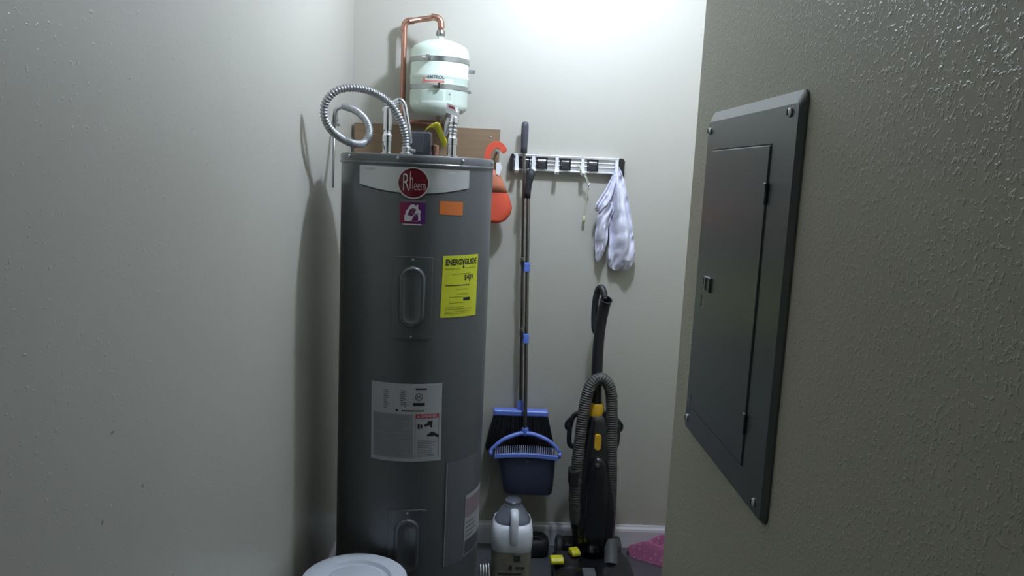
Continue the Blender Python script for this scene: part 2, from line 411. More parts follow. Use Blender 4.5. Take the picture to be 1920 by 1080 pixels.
# element access covers with a raised arch and two screws
def access(s0, s1, z0, z1, name):
    r = 0.008; out = []
    for (cx, cz2, a0) in ((s1-r, z1-r, 0), (s0+r, z1-r, 90), (s0+r, z0+r, 180), (s1-r, z0+r, 270)):
        for k in range(5): a = math.radians(a0 + k*22.5); out.append((cx + r*math.cos(a), cz2 + r*math.sin(a)))
    n = 14; secs = []
    for i in range(n + 1):                    # plate as strips so that it follows the curve
        s = s0 + (s1-s0)*i/n; e = 0.0035 if i in (0, n) else 0.0
        secs.append([bend(s, z0+e, 0), bend(s, z0+e, 0.0035), bend(s, z1-e, 0.0035), bend(s, z1-e, 0)])
    p = MB().loft(secs).build(name, 'heater_enamel', heater, bevel=0.0012)
    sm = (s0+s1)/2; zm = (z0+z1)/2 + 0.004; w = (s1-s0)*0.33; h = (z1-z0)*0.37
    def stadium(ww, hh, d, n=40):
        res = []
        for k in range(n):
            a = 2*PI*k/n; x = ww*math.cos(a); y = ww*math.sin(a) + math.copysign(hh-ww, math.sin(a))
            res.append(bend(sm + x, zm + y, d))
        return res
    MB().loft([stadium(w, h, 0.003), stadium(w-0.004, h-0.004, 0.008), stadium(w-0.007, h-0.007, 0.0095), stadium(w-0.011, h-0.011, 0.0095),
               stadium(w-0.014, h-0.014, 0.008), stadium(w-0.017, h-0.017, 0.0048), stadium(0.002, h-0.035, 0.0045)]).build('raised_arch', 'heater_enamel', p, smooth='all')
    for zz in (z1-0.008, z0+0.008):
        MB().loft([[bend(sm + rr*math.cos(a*PI/4), zz + rr*math.sin(a*PI/4), d) for a in range(8)] for rr, d in ((0.0035, 0.002), (0.0035, 0.0055), (0.0015, 0.0065))]).build('screw', 'zinc', p, smooth=True)
    return p
a0, a1 = cyl(737, 482), cyl(812, 482); b0 = cyl(771, 636)
access(a0[0], a1[0], b0[1], a1[1], 'access_cover')
a2 = cyl(785, 955); access(a0[0]+0.004, a1[0]+0.004, a2[1] - (a1[1]-b0[1]), a2[1], 'access_cover')
# yellow energy label
c = [cyl(831, 480), cyl(896, 476), cyl(891, 590), cyl(825, 596)]
el = quad(c, 0.0002, 0.0008, 16).build('energy_label', 'yellow_label', heater); tag(el, 'bright yellow printed energy label')
def uv(u, v):
    a = Vector(c[0]).lerp(Vector(c[1]), u); b = Vector(c[3]).lerp(Vector(c[2]), u); return a.lerp(b, v)
Wd = (Vector(c[1]) - Vector(c[0])).length; Ht = (Vector(c[0]) - Vector(c[3])).length
tilt = (c[1][1]-c[0][1])/(c[1][0]-c[0][0])
bk = MB()
p = uv(0.5, 0.11); bent_text(bk, 'ENERGYGUIDE', p.x, p.y, 0.0225, 0.0011, 0.0008, Wd*0.97/0.165, tilt)
p = uv(0.53, 0.19); q = disc(p.x, p.y, 0.0035, 0.0009, 0.0012, 12); bk.add(q.v, q.f)
q = rect(p.x-0.0012, p.x+0.0012, p.y, p.y+0.018, 0.0009, 0.0012, 1); bk.add(q.v, q.f)
p = uv(0.70, 0.36); bent_text(bk, '$489', p.x, p.y, 0.021, 0.0011, 0.0004, 0.85, tilt)
p = uv(0.73, 0.44); q = rect(p.x-0.0012, p.x+0.0012, p.y, p.y+0.012, 0.0009, 0.0012, 1); bk.add(q.v, q.f)
def uvrect(mb, u0, v0, u1, v1, d0=0.0009, d1=0.0012):
    q = quad([uv(u0, v0), uv(u1, v0), uv(u1, v1), uv(u0, v1)], d0, d1, max(3, int((u1-u0)*24))); mb.add(q.v, q.f)
uvrect(bk, 0.08, 0.475, 0.73, 0.487); uvrect(bk, 0.56, 0.685, 0.77, 0.735)
bk.build('lettering', 'black_ink', el)
mat('olive_ink', (0.28, 0.30, 0.02), 0.5)
fn = MB()
for v, u0, u1 in ((0.205,0.05,0.42),(0.20,0.60,0.92),(0.29,0.25,0.75),(0.54,0.35,0.68),(0.62,0.40,0.70),(0.665,0.20,0.55),(0.76,0.2,0.6),(0.83,0.1,0.6),(0.86,0.1,0.85),(0.90,0.1,0.8),(0.93,0.1,0.6)):
    uvrect(fn, u0, v, u1, v+0.008)
fn.build('fine_print', 'olive_ink', el)
# pale data label with the red danger header
c = [cyl(697, 713), cyl(829, 718), cyl(826, 862), cyl(696, 858)]
dl = quad(c, 0.0002, 0.0008, 20).build('data_label', 'paper_label', heater); tag(dl, 'pale grey printed warning and data label')
Wd = (Vector(c[1]) - Vector(c[0])).length; tilt = (c[1][1]-c[0][1])/(c[1][0]-c[0][0])
g = MB(); uvrect(g, 0.035, 0.385, 0.60, 0.955, 0.0008, 0.0010); g.build('text_panel', 'paper_grey', dl)
g = MB(); uvrect(g, 0.635, 0.385, 0.955, 0.44, 0.0008, 0.0011); dh = g.build('danger_header', 'red_print', dl)
g = MB(); p = uv(0.82, 0.412); bent_text(g, 'DANGER', p.x, p.y, 0.0115, 0.0014, 0.0003, 1.0, tilt)
p = uv(0.675, 0.412); q = MB().prism([(p.x-0.004, p.y-0.0035), (p.x+0.004, p.y-0.0035), (p.x, p.y+0.004)], bend, 0.0011, 0.0014); g.add(q.v, q.f)
g.build('lettering', 'paper_label', dh)
g = MB(); gl = MB()
uvrect(g, 0.625, 0.385, 0.631, 0.955); uvrect(g, 0.958, 0.385, 0.964, 0.955)
random.seed(3)
for col0, n in ((0.19, 10), (0.42, 8)):
    for k in range(n): uvrect(g, col0, 0.085 + k*0.025, col0 + random.uniform(0.04, 0.09), 0.094 + k*0.025)
for k in range(5): uvrect(g, 0.475 + (k % 2)*0.04, 0.2 + k*0.022, 0.50 + (k % 2)*0.04, 0.208 + k*0.022)
for k in range(22):
    if k != 9: uvrect(gl, 0.05, 0.41 + k*0.0245, random.uniform(0.45, 0.585), 0.417 + k*0.0245, 0.0010, 0.0013)
for k in range(10): uvrect(g, 0.655, 0.72 + k*0.023, random.uniform(0.82, 0.94), 0.727 + k*0.023)
g.build('fine_print', 'grey_ink', dl); mat('mid_ink', (0.20, 0.205, 0.225), 0.6); gl.build('print_lines', 'mid_ink', dl)
g = MB()
uvrect(g, 0.63, 0.055, 0.78, 0.075); uvrect(g, 0.59, 0.24, 0.755, 0.278)
for k in range(11): uvrect(g, 0.44 + k*0.028, 0.335, 0.462 + k*0.028, 0.352)
uvrect(g, 0.36, 0.325, 0.39, 0.352)
p = uv(0.675, 0.165); q = disc(p.x, p.y, 0.0105, 0.0009, 0.0012, 24, rin=0.0088); g.add(q.v, q.f); bent_text(g, 'UL', p.x, p.y, 0.0105, 0.0011, 0.0003, 0.9)
# tap, glove and hand of the danger picture
for out in ([(0.66,0.515),(0.69,0.51),(0.69,0.575),(0.66,0.57)], [(0.70,0.52),(0.725,0.52),(0.725,0.57),(0.70,0.57)],
            [(0.75,0.52),(0.80,0.505),(0.80,0.48),(0.865,0.475),(0.87,0.51),(0.855,0.515),(0.87,0.56),(0.845,0.56),(0.83,0.53),(0.76,0.55)],
            [(0.79,0.655),(0.86,0.615),(0.90,0.63),(0.96,0.66),(0.955,0.70),(0.90,0.675),(0.83,0.675),(0.79,0.67)]):
    q = MB().prism([tuple(uv(a, b)) for a, b in out], bend, 0.0008, 0.0013); g.add(q.v, q.f)
g.build('black_print', 'black_ink', dl)
# clear document pouch low on the right flank
s0, z1 = cyl(838, 868); z0 = cyl(829, 1062)[1]; s0 = (s0 + cyl(829, 1062)[0])/2
pch = rect(s0, s0+0.25, z0, z1, 0.0008, 0.0022, 24).build('document_pouch', 'clear_pouch', heater); tag(pch, 'clear plastic pouch holding folded papers')
rect(s0, s0+0.003, z0, z1, 0.0022, 0.003, 1).build('pouch_seam', 'paper_grey', pch)
si, zi = cyl(868, 1042); zt = cyl(872, 930)[1]
pp = rect(si, si+0.12, zi, zt, 0.0010, 0.0016, 16).build('folded_paper', 'paper_label', pch)
mat('paper_mauve', (0.30, 0.22, 0.25), 0.6)
rect(si+0.003, si+0.117, zt-0.07, zt-0.012, 0.0016, 0.0019).build('tinted_block', 'paper_mauve', pp)
rect(si+0.003, si+0.117, zi+0.003, zi+0.045, 0.0016, 0.0019).build('dark_block', 'dark_plastic', pp)
g = MB()
for k in range(5): q = rect(si+0.006, si+0.05+0.01*(k % 3), zt-0.09-k*0.014, zt-0.086-k*0.014, 0.0016, 0.0020, 4); g.add(q.v, q.f)
g.build('print_lines', 'grey_ink', pp)
# fittings on top of the heater
def nipple(px, py, hgt, name):
    p = onY(px, py, HY); x = p.x
    return MB().lathe([(0.0185, HT), (0.0185, HT+0.005), (0.0132, HT+0.007), (0.0132, HT+hgt*0.55), (0.015, HT+hgt*0.56), (0.015, HT+hgt*0.82), (0.012, HT+hgt*0.86), (0.0105, HT+hgt)], (x, HY, 0), 6 if False else 20).build(name, 'chrome', heater, smooth=True), x
n1, xn1 = nipple(726, 270, 0.068, 'water_nipple')
n2, xn2 = nipple(848, 270, 0.068, 'water_nipple')

# ------------------------------------------------------------------ pipes and cables around the heater
t = thing('flexible_connector', (xn1, HY, HT+0.07), 'bent chrome flexible water connector left of the dark grey box', 'pipe')
zz = HT
pts = [(xn1, HY, zz+0.066), (xn1+0.001, HY, zz+0.10), onY(729, 212, HY), onY(737, 197, HY), onY(748, 188, HY), onY(757, 195, HY), onY(762, 218, HY), onY(767, 247, HY), onY(769, 268, HY+0.01)]
MB().tube(spline(pts, 10), 0.0072, 12).build('tube', 'chrome', t, smooth='all')
MB().tube(spline([onY(733, 205, HY), onY(738, 197, HY), onY(744, 191, HY)], 6), [0.0105 + 0.0015*math.sin(k*1.7) for k in range(13)], 12).build('tape_wrap', 'white_tape', t, smooth='all')
p = onY(722, 206, HY); MB().lathe([(0.0, 0.008), (0.005, 0.007), (0.009, 0.0), (0.007, -0.006), (0.0, -0.007)], p, 12).build('tape_end', 'white_tape', t, smooth='all')
MB().lathe([(0.0125, HT+0.071), (0.0125, HT+0.135), (0.009, HT+0.139)], (xn1, HY, 0), 16).build('union_nut', 'chrome', t, smooth=True)

t = thing('flexible_connector', (xn2, HY, HT+0.07), 'ribbed chrome water connector with a white tag right of the dark grey box', 'pipe')
pts = [(xn2, HY, HT+0.068), (xn2+0.002, HY, HT+0.10), onY(852, 224, HY+0.004), onY(853, 210, HY+0.025), onY(850, 206, HY+0.07), onY(847, 209, HY+0.14), onY(843, 218, HY+0.25), onY(838, 229, HY+0.36), onY(834, 232, HY+0.44)]
ribbed(pts, 0.0125, 0.0014, 0.011, 16).build('tube', 'chrome', t, smooth='all')
a, b, c3, d = onY(838, 193, HY-0.022), onY(851, 198, HY-0.023), onY(861, 220, HY-0.021), onY(837, 211, HY-0.021)
tg = MB().loft([[a, b, c3, d], [v + Vector((0, -0.0012, 0)) for v in (a, b, c3, d)]]).build('tag', 'white_tape', t)
def on_tag(u, v): return a.lerp(b, u).lerp(d.lerp(c3, u), v) + Vector((0, -0.0018, 0))
MB().loft([[on_tag(0.2, 0.18), on_tag(0.95, 0.18), on_tag(0.95, 0.36), on_tag(0.2, 0.36)], [on_tag(0.2, 0.18)+Vector((0,-.0004,0)), on_tag(0.95, 0.18)+Vector((0,-.0004,0)), on_tag(0.95, 0.36)+Vector((0,-.0004,0)), on_tag(0.2, 0.36)+Vector((0,-.0004,0))]]).build('red_print', 'red_print', tg)
# grey metal bracket behind that connector
p0, p1 = onY(843, 222, HY+0.02), onY(834, 255, HY+0.02)
MB().tube([p0, p0.lerp(p1, 0.5), p1], [0.008, 0.009, 0.005], 8).build('valve_lever', 'zinc', t, smooth=True)

t = thing('metal_conduit', onY(762, 280, 2.27), 'looped flexible metal conduit rising from the heater lid to the left wall', 'conduit')
cp = [(762,276,2.27),(760,255,2.27),(752,228,2.26),(736,200,2.25),(712,180,2.23),(684,168,2.20),(652,165,2.17),(625,174,2.15),(609,196,2.145),(609,222,2.15),
      (622,245,2.18),(645,262,2.24),(668,270,2.30),(685,266,2.36),(693,248,2.41),(687,227,2.45),(672,211,2.49),(656,203,2.53),(645,200,2.565)]
P = [onY(*q) for q in cp]; P[0].z = HT + 0.012
for q in P: q.x = max(q.x, XL + 0.014)
ribbed(P, 0.0096, 0.0017, 0.0085, 14, 6).build('ribbed_sleeve', 'conduit_metal', t, smooth='all')
pb = P[0].copy()
MB().lathe([(0.018, HT), (0.018, HT+0.006), (0.0135, HT+0.008), (0.0135, HT+0.022), (0.0115, HT+0.024)], (pb.x, pb.y, 0), 16).build('connector', 'zinc', t, smooth=True)
MB().tube([(pb.x+0.012, pb.y-0.004, HT+0.014), (pb.x+0.026, pb.y-0.004, HT+0.012)], 0.005, 8).build('clamp_screw', 'zinc', t, smooth=True)
e = P[-1]; wx = XL + 0.008
zb = onY(637, 234, e.y).z
MB().tube(spline([e + Vector((0.006,0,0)), e + Vector((-0.006,0.006,0.0)), (wx, e.y+0.012, e.z-0.012), (wx, e.y+0.012, zb)], 6), 0.0068, 10).build('cable', 'zinc', t, smooth='all')
st = MB().box((XL, e.y-0.006, zb-0.004), (XL+0.016, e.y+0.030, zb+0.003))
st.tube([(XL+0.006, e.y-0.004, zb), (XL+0.02, e.y-0.014, zb+0.016)], 0.002, 6); st.tube([(XL+0.006, e.y+0.028, zb), (XL+0.012, e.y+0.046, zb+0.007)], 0.002, 6)
st.build('strap', 'zinc', t)
MB().tube([(XL+0.004, e.y+0.008, zb), (XL+0.004, e.y+0.004, zb-0.10), (XL+0.004, e.y-0.004, zb-0.20)], 0.003, 8).build('wall_cable', 'zinc', t, smooth='all')

p0, p1 = onY(768, 247, 2.44), onY(808, 281, 2.44)
t = thing('control_box', ((p0.x+p1.x)/2, 2.44, HT), 'dark grey plastic box on top of the water heater', 'box')
MB().box((p0.x, 2.42, HT+0.0012), (p1.x, 2.49, p0.z)).build('case', 'dark_plastic', t, bevel=0.004)
MB().box((p0.x+0.006, 2.418, HT+0.012), (p1.x-0.022, 2.422, p0.z-0.008)).build('front_plate', 'dark_plastic', t, bevel=0.0015)
MB().box((p0.x+0.006, 2.43, p0.z), (p1.x-0.006, 2.48, p0.z+0.003)).build('cover', 'dark_plastic', t, bevel=0.001)
# short copper stub right of it
x0 = onY(816, 270, 2.44).x
t = thing('copper_stub', (x0, 2.45, HT), 'short copper stub pipe beside the dark grey box', 'pipe')
MB().lathe([(0.0095, HT), (0.0095, HT+0.030)], (x0, 2.45, 0), 16).build('tube', 'copper', t, smooth=True)
MB().lathe([(0.0110, HT+0.018), (0.0112, HT+0.020), (0.0112, HT+0.036), (0.0, HT+0.039)], (x0, 2.45, 0), 16).build('cap', 'copper', t, smooth=True)
# folded yellow tag
yt = [onY(795, 248, 2.41), onY(803, 242, 2.40), onY(813, 240, 2.39), onY(820, 250, 2.40), onY(827, 266, 2.40), onY(832, 279, 2.40)]
sp = spline(yt, 6); w = Vector((0.016, -0.012, 0.026)); secs = []
for i, q in enumerate(sp):
    ww = w * (0.45 + 0.2*min(1, i/14)); secs.append([q, q + ww, q + ww + Vector((0.001, 0.001, 0.001)), q + Vector((0.001, 0.001, 0.001))])
t = MB().loft(secs).build('yellow_tag', 'yellow_tape', smooth='all')
tag(t, 'bent strip of yellow tape in front of the dark grey box', 'tag')

# ------------------------------------------------------------------ expansion tank, copper pipe, board
t = thing('mounting_board', (-0.22, YB, 1.45), 'brown wooden board fixed on the back wall behind the water heater', 'board')
MB().box((-0.494, YB-0.020, 1.462), (0.035, YB, 1.604)).build('plank', 'pine_board', t, bevel=0.0015)
for x in (-0.43, -0.30, 0.0): MB().lathe([(0.004, 0), (0.004, -0.001), (0.001, -0.002)], (x, YB-0.020, 1.575), 10, 'y').build('screw', 'zinc', t, smooth=True)

TX, TY, TR = -0.186, 2.805, 0.1005
t = thing('expansion_tank', (TX, TY, 1.63), 'pale green expansion tank strapped to the wall above the water heater', 'tank')
prof = [(0.0, 1.634), (0.03, 1.635), (0.062, 1.639), (0.083, 1.646), (0.0955, 1.656), (TR, 1.671), (TR, 1.755), (TR+0.0012, 1.757), (TR+0.0012, 1.768), (TR, 1.770),
        (TR, 1.842), (0.0985, 1.855), (0.0915, 1.866), (0.075, 1.876), (0.050, 1.886), (0.022, 1.893), (0.0, 1.895)]
MB().lathe(prof, (TX, TY, 0), 48).build('body', 'tank_enamel', t, smooth='all')
MB().lathe([(0.010, 1.89), (0.010, 1.908)], (TX, TY, 0), 14).build('inlet', 'tank_enamel', t, smooth=True)
MB().lathe([(0.0, 1.618), (0.009, 1.618), (0.009, 1.636)], (TX, TY, 0), 12).build('air_valve', 'label_tan', t, smooth=True)
for zc, a in ((1.818, -0.38), (1.727, 0.0)):
    b = MB().loft([[Vector((TX + r*math.cos(2*PI*j/48), TY + r*math.sin(2*PI*j/48), zc + h)) for j in range(48)] for r, h in ((TR, -0.0085), (TR+0.002, -0.008), (TR+0.002, 0.008), (TR, 0.0085))], cap=False).build('band', 'tank_band', t, smooth=True)
    d = Vector((math.sin(a), -math.cos(a), 0)); e2 = Vector((math.cos(a), math.sin(a), 0)); c0 = Vector((TX, TY, zc)) + d*(TR+0.002)
    MB().tube([c0 - e2*0.013 + d*0.005, c0 + e2*0.013 + d*0.005], 0.0055, 10).build('clamp_screw', 'chrome', b, smooth=True)
    q = MB(); q.loft([[c0 + e2*(0.004+x) + d*y + Vector((0,0,z)) for x, y, z in ((0,0,-.009),(0,.014,-.009),(0,.014,.009),(0,0,.009))], [c0 + e2*(0.011+x) + d*y + Vector((0,0,z)) for x, y, z in ((0,0,-.009),(0,.014,-.009),(0,.014,.009),(0,0,.009))]])
    q.build('clamp_housing', 'steel', b)
br = MB().box((TX-0.03, TY+TR-0.004, 1.68), (TX+0.03, YB, 1.86)).build('wall_bracket', 'zinc', t)
MB().box((TX+0.03, TY+0.065, 1.792), (TX+0.122, TY+0.075, 1.806)).build('bracket_arm', 'zinc', t, bevel=0.001)
MB().box((TX+0.03, TY+0.065, 1.722), (TX+0.110, TY+0.075, 1.733)).build('bracket_arm', 'zinc', t, bevel=0.001)
# printed label on the tank
def tbend(s, z, d=0.0):
    a = s / TR; r = TR + d; return Vector((TX + r*math.sin(a), TY - r*math.cos(a), z))
def trect(mb, s0, s1, z0, z1, d0=0.0002, d1=0.0006, n=8):
    secs = []
    for i in range(n+1):
        s = s0 + (s1-s0)*i/n; secs.append([tbend(s, z0, d0), tbend(s, z0, d1), tbend(s, z1, d1), tbend(s, z1, d0)])
    mb.loft(secs); return mb
mat('pale_red', (0.58, 0.22, 0.18), 0.5); mat('pale_print', (0.50, 0.60, 0.52), 0.5)
lb = trect(MB(), -0.055, 0.055, 1.672, 1.752, 0.0001, 0.0004, 14).build('tank_label', 'tank_enamel', t)
g = trect(MB(), -0.050, 0.024, 1.7375, 1.7455, 0.0004, 0.0008, 10)
g.prism([(-0.056, 1.7375), (-0.036, 1.7375), (-0.046, 1.757)], tbend, 0.0015, 0.0019); g.build('red_stripe', 'pale_red', lb)
g = MB(); vs, fs = text_mesh('AMTROL', 0.0155, 0.0003, 0.95); g.add([tbend(x - 0.006, 1.7555 + y, 0.0017) for x, y in vs], fs); g.build('lettering', 'grey_ink', lb)
g = MB()
trect(g, -0.052, 0.022, 1.680, 1.712, 0.0004, 0.0007, 8); trect(g, 0.030, 0.052, 1.682, 1.715, 0.0004, 0.0007, 4); g.build('print_block', 'pale_print', lb)
g = trect(MB(), 0.041, 0.046, 1.699, 1.704, 0.0007, 0.001, 2); g.build('print_dot', 'grey_ink', lb)

t = thing('copper_pipe', (-0.312, TY, 1.45), 'copper pipe rising beside the pale tank and arching over into its top', 'pipe')
px_ = -0.3185; r = 0.0098; zt = 1.962; zb = 1.612; PYB = 2.872
def arc(c, r0, a0, a1, n=8): return [Vector((c[0] + r0*math.cos(math.radians(a0+(a1-a0)*k/n)), PYB + (TY-PYB)*min(1, max(0, (c[0] + r0*math.cos(math.radians(a0+(a1-a0)*k/n)) - px_ - 0.02*(c[1] > 1.7))/(TX-px_-0.04)))*(1 if c[1] > 1.7 else 0), c[1] + r0*math.sin(math.radians(a0+(a1-a0)*k/n)))) for k in range(n+1)]
path = [Vector((-0.150, PYB, zb)), ] + arc((px_+0.02, zb+0.02), 0.02, 270, 180) + arc((px_+0.02, zt-0.02), 0.02, 180, 90) + arc((TX-0.02, zt+0.004-0.02), 0.02, 90, 0) + [Vector((TX, TY, 1.905))]
MB().tube(path, r, 16).build('tube', 'copper', t, smooth='all')
for c0, a0, a1 in (((px_+0.02, zt-0.02), 180, 90), ((TX-0.02, zt-0.016), 90, 0), ((px_+0.02, zb+0.02), 270, 180)):
    q = arc(c0, 0.02, a0, a1); d0 = (q[0]-q[1]).normalized(); d1 = (q[-1]-q[-2]).normalized()
    q = [q[0] + d0*0.014] + q + [q[-1] + d1*0.014]
    MB().tube(q, [r+0.002]*len(q), 16).build('elbow', 'copper', t, smooth=True)
MB().lathe([(0.0145, 1.905), (0.0155, 1.908), (0.0155, 1.918), (0.013, 1.924)], (TX, TY, 0), 14).build('coupling', 'steel', t, smooth=True)

# ------------------------------------------------------------------ orange hanger
t = thing('orange_hanger', (0.02, 2.85, 1.28), 'flat red-orange pear-shaped hanger hooked beside the right edge of the water heater', 'hanger')
HYo = 2.845
hk = [onY(915, 330, HYo), onY(914, 300, HYo), onY(915, 287, HYo), onY(921, 276, HYo), onY(930, 271, HYo), onY(939, 274, HYo), onY(945, 282, HYo)]
secs = []; hp = spline(hk, 8)
for i, q in enumerate(hp):
    tn = (hp[min(i+1, len(hp)-1)] - hp[max(i-1, 0)]).normalized(); nn = Vector((tn.z, 0, -tn.x)); w_ = 0.0118
    secs.append([q + nn*w_ + Vector((0, -0.004, 0)), q - nn*w_ + Vector((0, -0.004, 0)), q - nn*w_ + Vector((0, 0.004, 0)), q + nn*w_ + Vector((0, 0.004, 0))])
q = hp[-1]; secs.append([q + (p - q)*0.55 + Vector((0.004, 0, -0.008)) for p in secs[-1]])
MB().loft(secs).build('hook', 'orange_foam', t, bevel=0.002)
lv = [(318, 922, 13), (330, 921, 18), (345, 920, 25), (360, 918, 33), (375, 917, 40), (388, 917, 43), (400, 918, 39), (410, 920, 30), (415, 923, 20), (418, 925, 8)]
secs = []
for py, cx, hw in lv:
    c0 = onY(cx, py, HYo); rx = hw * HYo / F; secs.append(sell(c0.x, HYo, c0.z, rx, min(0.022, rx*0.6), 2.6, 24))
MB().loft(secs).build('body', 'orange_foam', t, smooth='all')
secs = []
for py, cx, hw in lv[:4]:
    c0 = onY(cx, py, HYo); rx = hw * HYo / F + 0.0006; secs.append(sell(c0.x, HYo, c0.z, rx, min(0.022, rx*0.6)+0.0006, 2.6, 24))
MB().loft(secs).build('shoulder', 'orange_faded', t, smooth='all')
a = onY(936, 318, HYo-0.02)
MB().prism([(-0.012, 0.024), (0.004, 0.026), (0.009, 0.006), (0.001, -0.022), (-0.011, -0.016)], lambda u, v, d: Vector((a.x+u, a.y-d, a.z+v)), 0, 0.001).build('tie', 'white_tape', t)
x = onY(930, 283, YB-0.02)
t = MB().lathe([(0.0035, 0.0), (0.0035, -0.075), (0.006, -0.076), (0.006, -0.079), (0.0, -0.08)], (0.026, YB-0.0195, 1.5235), 10, 'y').build('nail', 'zinc', smooth=True)
tag(t, 'nail in the wooden board carrying the orange hanger', 'nail')

# ------------------------------------------------------------------ tool rail
t = thing('tool_rail', (0.285, YB, 1.49), 'aluminium wall rail with black spring grips and white hooks', 'tool rail')
RF = 2.896
mb = MB().box((0.088, RF+0.004, 1.463), (0.484, YB, 1.517))
mb.box((0.088, RF-0.004, 1.511), (0.484, RF+0.006, 1.519)); mb.box((0.088, RF-0.004, 1.461), (0.484, RF+0.006, 1.467))
mb.box((0.088, RF+0.001, 1.482), (0.484, RF+0.005, 1.486)); mb.box((0.088, RF+0.001, 1.496), (0.484, RF+0.005, 1.500))
mb.build('rail', 'aluminium', t, bevel=0.0008)
def cap(x0, x1, right):
    out = [(x0, 1.459), (x1, 1.459), (x1, 1.517), (x0, 1.522)] if False else None
    z0, z1 = 1.458, 1.520; w = x1 - x0
    if right: o2 = [(x0, z0+0.012), (x0+w*0.5, z0-0.004), (x1, z0-0.004), (x1, z1-0.01), (x1-w*0.35, z1), (x0, z1)]
    else: o2 = [(x0, z0), (x1, z0), (x1, z1), (x0+w*0.35, z1), (x0, z1-0.012)]
    MB().prism(o2, lambda u, v, d: Vector((u, d, v)), RF-0.008, YB).build('end_cap', 'black_plastic', t, bevel=0.002)
cap(0.075, 0.089, False); cap(0.474, 0.496, True)
for x in (0.129, 0.192, 0.278, 0.379):
    w_ = 0.020
    g = MB().box((x-w_, RF-0.006, 1.468), (x-w_+0.004, RF+0.004, 1.511)); g.box((x+w_-0.004, RF-0.006, 1.468), (x+w_, RF+0.004, 1.511)); g.box((x-w_, RF-0.003, 1.503), (x+w_, RF+0.004, 1.511))
    gp = g.build('grip', 'black_plastic', t, bevel=0.0008)
    MB().box((x-0.0145, RF-0.012, 1.470), (x+0.0145, RF-0.002, 1.497)).build('grip_jaw', 'black_rubber', gp, bevel=0.003)
    MB().tube([(x-0.0135, RF-0.002, 1.500), (x+0.0135, RF-0.002, 1.500)], 0.0028, 8).build('grip_roller', 'zinc', gp, smooth=True)
for i, x in enumerate((0.100, 0.1605, 0.2465, 0.3415, 0.4665)):
    hpts = [(x, RF-0.004, 1.512), (x, RF-0.006, 1.49), (x, RF-0.009, 1.470), (x, RF-0.016, 1.456), (x, RF-0.028, 1.452), (x, RF-0.036, 1.462)]
    pp = spline(hpts, 6); secs = []
    for k, q in enumerate(pp):
        tn = (pp[min(k+1, len(pp)-1)] - pp[max(k-1, 0)]).normalized(); nn = Vector((0, tn.z, -tn.y))
        wd = 0.0058 + 0.0015*math.sin(PI*k/len(pp))
        secs.append([q + Vector((wd,0,0)) + nn*0.0022, q - Vector((wd,0,0)) + nn*0.0022, q - Vector((wd,0,0)) - nn*0.0022, q + Vector((wd,0,0)) - nn*0.0022])
    MB().loft(secs).build('hook', 'white_plastic', t, bevel=0.001)

# ------------------------------------------------------------------ broom and long-handled dustpan
t = thing('broom', (0.16, 2.872, 0.40), 'black-bristled broom with a blue head hanging behind the dustpan', 'broom')
bx = lambda z: 0.1245 + (1.526 - z)*0.0335
by = lambda z: 2.872 + (1.5 - z)*0.0
BY = 2.872
MB().tube([(bx(1.53), BY, 1.53), (bx(0.57), BY, 0.57)], [0.0062, 0.0085], 12).build('pole', 'steel', t, smooth=True)
MB().lathe([(0.0, 1.634), (0.008, 1.633), (0.0115, 1.628), (0.0130, 1.618), (0.0132, 1.58), (0.0118, 1.545), (0.0118, 1.524), (0.0065, 1.522)], (bx(1.57), BY, 0), 18).build('hand_grip', 'grip_grey', t, smooth='all')
for z in (1.135, 0.87): MB().lathe([(0.0095, z-0.02), (0.0105, z-0.018), (0.0105, z+0.006), (0.009, z+0.008)], (bx(z), BY, 0), 14).build('pole_joint', 'steel', t, smooth=True)
MB().lathe([(0.0135, 0.545), (0.0135, 0.58), (0.010, 0.60)], (bx(0.57), BY, 0), 14).build('socket', 'blue_plastic', t, smooth=True)
hd = MB().box((0.054, BY-0.022, 0.540), (0.262, BY+0.022, 0.563)).build('head', 'blue_plastic', t, bevel=0.006, seg=3)
g = MB(); random.seed(11)
for row in range(7):
    y = BY - 0.019 + row*0.0063
    for k in range(38):
        u = (k + random.uniform(-0.3, 0.3)) / 37; x0 = 0.060 + 0.196*u; x1 = 0.030 + 0.262*u + random.uniform(-0.003, 0.003)
        y1 = y + (row-3)*0.0010; z1 = 0.405 + random.uniform(-0.006, 0.006)
        r0, r1 = 0.0034, 0.0028
        g.loft([[Vector((x0+a*r0, y+b*r0, 0.545)) for a, b in ((1,0),(-.5,.87),(-.5,-.87))], [Vector((x1+a*r1, y1+b*r1, z1)) for a, b in ((1,0),(-.5,.87),(-.5,-.87))]])
tag(g.build('bristles', 'bristle', t), kind='stuff')

